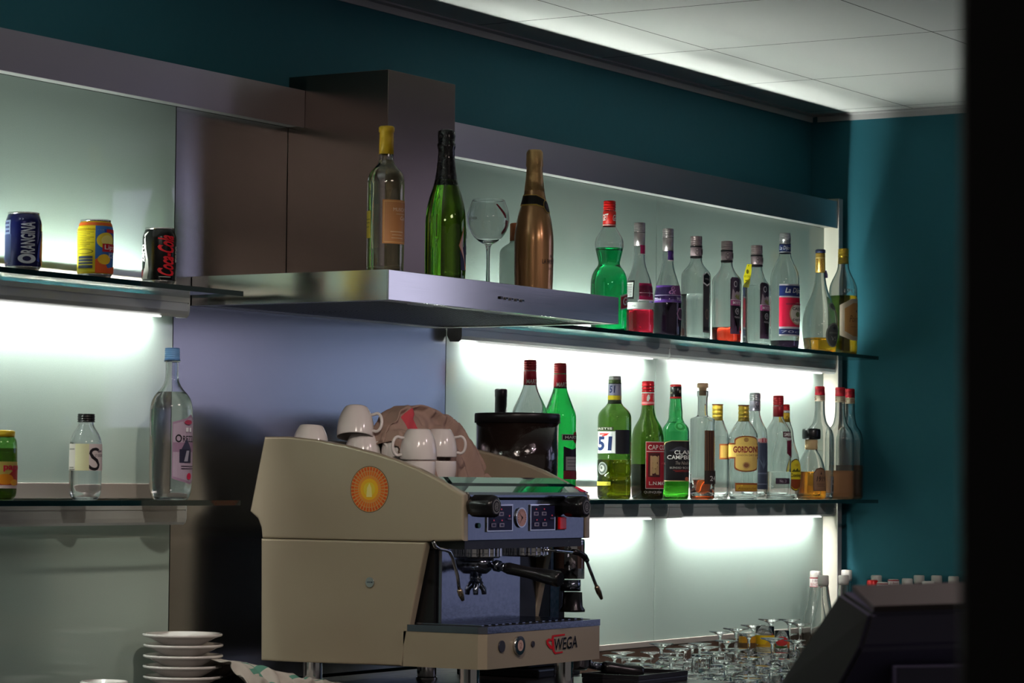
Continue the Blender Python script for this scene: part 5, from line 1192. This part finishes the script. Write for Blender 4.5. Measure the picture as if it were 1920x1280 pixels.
soda('small clear bottle with tilted-looking white cap just right of the end board, farther one', 1587, 1068, X=7.955)
soda('small bottle with white cap behind the red-capped one', 1643, 1078, X=7.955, ch=12)
soda('small bottle with red cap above the till screen', 1635.5, 1087, X=7.85, cap='red', ch=18)
soda('small bottle with white cap and red printed band, right beside the red cap', 1654, 1091, X=7.775, red=True, ch=6)
soda('small bottle with white cap and red band, second right of the red cap', 1675, 1085.5, X=7.84, red=True, ch=5)
soda('small bottle with tall plain white cap, mid-row above the till screen', 1701, 1084, X=7.875, ch=15)
soda('small bottle whose white cap stands higher, mid-row above the till screen', 1723, 1078, X=7.955, ch=12)
soda('small bottle with low ribbed white cap in front of the higher white one', 1740, 1089, X=7.84, ch=14, neck=10.5)
soda('small bottle with greyish white cap, second from the dark jamb', 1756, 1078.5, X=7.958, ch=13)
soda('small bottle with grey-lit white cap nearest the dark jamb', 1788, 1080, X=7.958, ch=14)
P = onX(1690, 1100, 7.955)
B = Bottle('mixer_bottle', 'small bottle of which only a yellow-green cap edge shows in the row', 'bottle', 1690, [(14, 1290), (15, 1270), (15, 1200), (13, 1160), (9, 1125), (8, 1105)], float(P[1]), ZC2, CLEAR)
B.cap([(9.5, 1108), (9.5, 1100), (9, 1098)], cmat((150, 170, 30), .4))

# ================================================================== GLASSWARE UPSIDE DOWN ON THE COUNTER
def stem_glass_mesh(H, R, foot, stem, bowl):
    """inverted stemmed glass: rim on the counter, foot on top"""
    o = [(R*.80, 0), (R*.92, H*bowl*.25), (R, H*bowl*.6), (R*.88, H*bowl*.85), (R*.45, H*bowl*.98), (.0045, H*(bowl+.04)), (.0033, H*(bowl+.35*(1-bowl))), (.0042, H*.88), (.0085, H*.925), (foot*.62, H*.962), (foot*.97, H*.980), (foot, H*.988), (foot*.985, H), (0, H*.990)]
    i = [(R*.80-.0014, 0), (R*.92-.0014, H*bowl*.25), (R-.0014, H*bowl*.6), (R*.88-.0016, H*bowl*.84), (R*.42, H*bowl*.955), (0, H*bowl*.965)]
    m = MB(); m.lathe([(a, b, 2.) for a, b in i[::-1]]+[(a, b, 2.) for a, b in o], CLEAR, 28)
    return m
def tumbler_mesh(H, R, r, facets=False):
    m = MB(); m.lathe([(0, H*.90, 2), (r*.88, H*.89, 2), (r*.92, H*.84, 2), (R-.0018, .001, 2), (R-.0008, 0, 2), (R, .001, 2), (r, H*.96, 2), (r*.96, H, 2), (0, H-.001, 2)], CLEAR, 28)
    return m
protoS = {}
PLACED = []
WARES = []
def free_spot(px, py, y, r):
    best = None
    for dy in [0]+[q*s_ for q in np.arange(.008, .34, .008) for s_ in (1, -1)]:
        yy = y+dy
        if yy > -.045 or yy < -.76: continue
        P = onY(px, py, yy)
        g = min([math.hypot(P[0]-a, yy-b)-r-c for a, b, c in PLACED] or [9])
        if g > .001: best = yy; break
    if best is None: best = y
    P = onY(px, py, best); PLACED.append((P[0], best, r)); return best
def ware(kind, px, py, y, label, group, k=1.):
    y = free_spot(px, py, y, {'stem': .033, 'wide': .036, 'tall': .029, 'tumbler': .032}[kind]*k)
    P = onY(px, py, y); H = float(P[2])-ZC2
    if kind not in protoS:
        if kind == 'stem': mm = stem_glass_mesh(.14, .033, .031, 0, .52).obj('stemmed_glass')
        elif kind == 'wide': mm = stem_glass_mesh(.14, .036, .036, 0, .60).obj('stemmed_glass')
        elif kind == 'tall': mm = stem_glass_mesh(.14, .028, .031, 0, .66).obj('stemmed_glass')
        else: mm = tumbler_mesh(.10, .032, .027).obj('tumbler')
        protoS[kind] = mm; o = mm
    else:
        o = protoS[kind].copy(); COL.objects.link(o)
    h0 = .10 if kind == 'tumbler' else .14
    o.location = (P[0], y, ZC2+.0004); o.scale = (k, k, H/h0); o.rotation_euler = (0, 0, random.random()*6)
    WARES.append((o, 'tumbler' if kind == 'tumbler' else 'stemmed glass', y, px))
    return tag(o, label, 'glass', group)
G1 = 'upside-down stemmed glasses on the counter'; L1 = 'upside-down stemmed glass crowded among the others on the counter at lower right'
L2 = 'small upside-down tumbler standing low among the stemmed glasses at lower right'; G2 = 'upside-down tumblers on the counter'
PP = onY(1316, 1226, -.44); PLACED += [(PP[0], -.44, .031)]+[(onY(a_, b_, c_)[0], c_, .024) for a_, b_, c_ in ((1434, 1172, -.235), (1401, 1188, -.20), (1466, 1180, -.22))]
for kind, px, py, y in [
    ('stem', 1152, 1228, -.20), ('stem', 1178, 1232, -.30), ('stem', 1205, 1233, -.22), ('tall', 1240, 1206, -.30), ('wide', 1298, 1209, -.12),
    ('wide', 1325, 1212, -.20), ('stem', 1350, 1183, -.10), ('wide', 1380, 1177, -.16), ('wide', 1412, 1171, -.10), ('wide', 1445, 1160, -.14), ('stem', 1480, 1160, -.20),
    ('wide', 1380, 1216, -.34), ('stem', 1404, 1187, -.22), ('wide', 1455, 1224, -.36), ('stem', 1430, 1226, -.30), ('stem', 1490, 1200, -.28),
    ('stem', 1350, 1238, -.38), ('wide', 1390, 1243, -.46), ('stem', 1420, 1248, -.50), ('wide', 1465, 1236, -.42), ('stem', 1285, 1214, -.05),
    ('stem', 1495, 1235, -.36), ('stem', 1168, 1222, -.12), ('stem', 1222, 1222, -.10), ('stem', 1500, 1168, -.08), ('wide', 1470, 1262, -.56), ('wide', 1435, 1264, -.60), ('stem', 1370, 1258, -.54),
    ('stem', 1270, 1216, -.26), ('stem', 1312, 1206, -.28), ('stem', 1362, 1200, -.30), ('wide', 1340, 1222, -.30), ('stem', 1475, 1188, -.12), ('stem', 1448, 1196, -.34), ('stem', 1320, 1232, -.34), ('stem', 1258, 1232, -.44), ('stem', 1195, 1243, -.42), ('stem', 1230, 1246, -.50), ('wide', 1360, 1246, -.62), ('stem', 1405, 1232, -.44), ('stem', 1445, 1250, -.64), ('stem', 1340, 1270, -.70), ('wide', 1400, 1272, -.72)]:
    ware(kind, px, py, y, L1, G1)
for px, py, y in [(1190, 1252, -.16), (1218, 1250, -.22), (1262, 1224, -.16), (1262, 1242, -.36), (1290, 1240, -.30), (1330, 1252, -.46), (1232, 1262, -.34), (1350, 1262, -.60), (1400, 1266, -.66), (1160, 1254, -.26), (1485, 1256, -.50), (1300, 1262, -.50)]:
    ware('tumbler', px, py, y, L2, G2)
rows = {}
for o in WARES: rows.setdefault((o[1], 'back row by the wall panel' if o[2] > -.18 else 'middle row' if o[2] > -.40 else 'front row nearest the viewer'), []).append(o)
ORD = ['leftmost', 'second', 'third', 'fourth', 'fifth', 'sixth', 'seventh', 'eighth', 'ninth', 'tenth', 'eleventh', 'twelfth', 'thirteenth', 'fourteenth', 'fifteenth', 'sixteenth', 'seventeenth', 'eighteenth']
for (kind_, row_), L_ in rows.items():
    L_.sort(key=lambda q: q[3])
    for n_, (o, _, _, _) in enumerate(L_):
        o['label'] = 'upside-down %s in the %s, %s' % (kind_, row_, 'leftmost' if n_ == 0 else ORD[n_]+' from the left')
# stacked pair of ribbed tumblers
P = onY(1316, 1226, -.44); r = thing('ribbed_tumbler', 'ribbed upside-down tumbler stacked on another, in the middle of the glassware', 'glass', (P[0], -.44, P[2]-.058))
def ribbed(H, R, r_):
    m = MB(); n = 36; rows = []; v = []; prof = [(r_*.86, H*.9, 0), (R-.002, 0.001, 0), (R, 0, 1), (R, .006, 1), (R*.97, .008, 1), (r_, H*.82, 1), (r_*1.04, H*.86, 0), (r_*1.04, H*.98, 0), (r_*.98, H, 0)]
    for a_, z, rib in prof:
        for k in range(n):
            q = a_*(1-.03*rib*(k % 2)); v.append((q*math.cos(2*PI*k/n), q*math.sin(2*PI*k/n), z))
    f = [(i*n+k, i*n+(k+1) % n, (i+1)*n+(k+1) % n, (i+1)*n+k) for i in range(len(prof)-1) for k in range(n)]
    f += [tuple(range(n))[::-1], tuple(range(len(v)-n, len(v)))]
    m.add(v, f, CLEAR_GREY, False); return m
ribbed(.058, .029, .025).obj('tumbler_body', r)
r2_ = thing('ribbed_tumbler', 'lower ribbed tumbler under the stacked one in the middle of the glassware', 'glass', (P[0]+.002, -.441, ZC2+.0004))
ribbed(P[2]-.0588-ZC2, .030, .026).obj('tumbler_body', r2_)
# printed juice tumblers
def print_tumbler(label, px, pt, y, band, hw, els):
    B = Bottle('printed_tumbler', label, 'glass', px, [(hw, pt+70), (hw, pt+20), (hw*.96, pt+2)], y, ZC2, CLEAR, smooth=0, wall=.0016)
    B.label(-88, 88, band[1], band[0], els, 'printed_band', eps0=.0006)
print_tumbler('tumbler with a yellow printed band among the glasses', 1434, 1172, -.235, (1190, 1222), 18, [('r', 0, .48, 1, 1, (226, 186, 24)), ('p', [(.3, .48), (.5, .48), (.62, .70), (.74, .48), (1, .48), (1, .3), (0, .3)], (196, 150, 40))]+[('r', .02, .02+.09*i, .98, .06+.09*i, (206, 196, 150)) for i in range(4)])
print_tumbler('tumbler with an orange and black printed band left of the yellow one', 1401, 1188, -.20, (1192, 1214), 16, [('r', 0, .45, 1, 1, (196, 140, 30)), ('r', 0, 0, 1, .45, (96, 70, 40))])
print_tumbler('tumbler with a red and green fruit print right of the yellow one', 1466, 1180, -.22, (1192, 1215), 14, [('e', .5, .6, .3, .38, (190, 50, 50)), ('e', .45, .12, .3, .10, (70, 100, 50)), ('e', .85, .3, .12, .3, (210, 120, 60))])

# ================================================================== TILL SCREEN IN THE FOREGROUND
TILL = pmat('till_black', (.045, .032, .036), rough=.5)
TILL_SHADED = pmat('till_shaded_side', (.006, .006, .007), rough=.7, spec=.2)  # left-facing side in shade, the darkness put into its colour
TILL_LIT = pmat('till_lit_blueblack', (.075, .07, .13), rough=.45)  # faces catching bluish light, the brightness put into their colour
D = 3.1
def dp(px, py, D_): return CAM+ray(px, py)*D_
c0 = dp(1573, 1110, D)
t_ = thing('till_screen', 'dark till screen seen from behind, leaning at the lower right foreground', 'monitor', (float(c0[0]), float(c0[1]), 1.0))
TI = Matrix.Translation(-Vector(t_.location))
def tp_(mb, n, lab=None):
    o = mb.obj(n, t_); o.matrix_parent_inverse = TI
    if lab: o['label'] = lab
right = Vector(((.93*_rt+.34*np.array([_fw[0], _fw[1], 0]))))          # along the housing, away to the right
A0 = Vector(dp(1575, 1109, D)); A1 = Vector(dp(1632, 1148, D-.10)); A2 = Vector(dp(1612, 1215, D-.11)); A3 = Vector(dp(1570, 1292, D-.10)); A4 = Vector(dp(1452, 1292, D+.02))
W_ = .56
poly = [A0, A1, A2, A3, A4]
bm = bmesh.new(); l = [bm.verts.new(p) for p in poly]; rgt = [bm.verts.new(p+right*W_+Vector((0, 0, .012))) for p in poly]
bm.faces.new(l); bm.faces.new(rgt[::-1]); n = len(poly)
for i in range(n): bm.faces.new((l[i], rgt[i], rgt[(i+1) % n], l[(i+1) % n]))
bmesh.ops.recalc_face_normals(bm, faces=bm.faces); bmesh.ops.bevel(bm, geom=bm.edges[:], offset=.004, segments=2, affect='EDGES')
bm.verts.index_update(); m = MB(); m.add([v.co[:] for v in bm.verts], [[v.index for v in f.verts] for f in bm.faces], TILL_LIT)
ki = m.m(TILL_SHADED)
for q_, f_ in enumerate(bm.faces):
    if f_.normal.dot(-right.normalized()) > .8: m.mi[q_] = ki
bm.free()
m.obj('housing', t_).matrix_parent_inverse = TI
# top ledge strip and rear connector box
m = MB(); p = [A0+right*.015+Vector((0, 0, .0008)), A1+right*.004+Vector((0, 0, .0008)), A1+right*(W_-.01)+Vector((0, 0, .0128)), A0+right*(W_-.01)+Vector((0, 0, .0128))]
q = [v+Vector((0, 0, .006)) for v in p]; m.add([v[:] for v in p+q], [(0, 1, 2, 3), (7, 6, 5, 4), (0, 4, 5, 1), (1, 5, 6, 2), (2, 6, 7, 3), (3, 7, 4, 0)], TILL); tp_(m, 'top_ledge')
b0 = Vector(dp(1673, 1247, D-.10)); m = MB(); u_ = right.normalized(); dn = Vector((0, 0, -.2)); bk = Vector((-_fw[0], -_fw[1], 0))*.03
p = [b0, b0+u_*.085, b0+u_*.085+dn, b0+dn]; q = [v-bk*2.4 for v in p]; p = [v+bk for v in p]
m.add([v[:] for v in p+q], [(0, 1, 2, 3), (7, 6, 5, 4), (0, 4, 5, 1), (1, 5, 6, 2), (2, 6, 7, 3), (3, 7, 4, 0)], TILL_LIT); tp_(m, 'connector_box')
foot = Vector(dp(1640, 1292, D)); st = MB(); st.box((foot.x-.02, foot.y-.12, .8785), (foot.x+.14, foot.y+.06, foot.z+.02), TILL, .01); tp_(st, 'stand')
# counter the till stands on
tag(MB().box((foot.x-.6, foot.y-.5, .84), (foot.x+.5, foot.y+.35, .878), COUNTER, .004).obj('service_counter'), 'dark service counter under the till screen, below the frame', 'counter')
tag(MB().box((foot.x-.55, foot.y-.45, 0), (foot.x+.45, foot.y+.30, .8395), pmat('cabinet_dark', (.05, .045, .04))).obj('service_cabinet'), 'dark cabinet below the service counter, out of frame', 'cabinet')
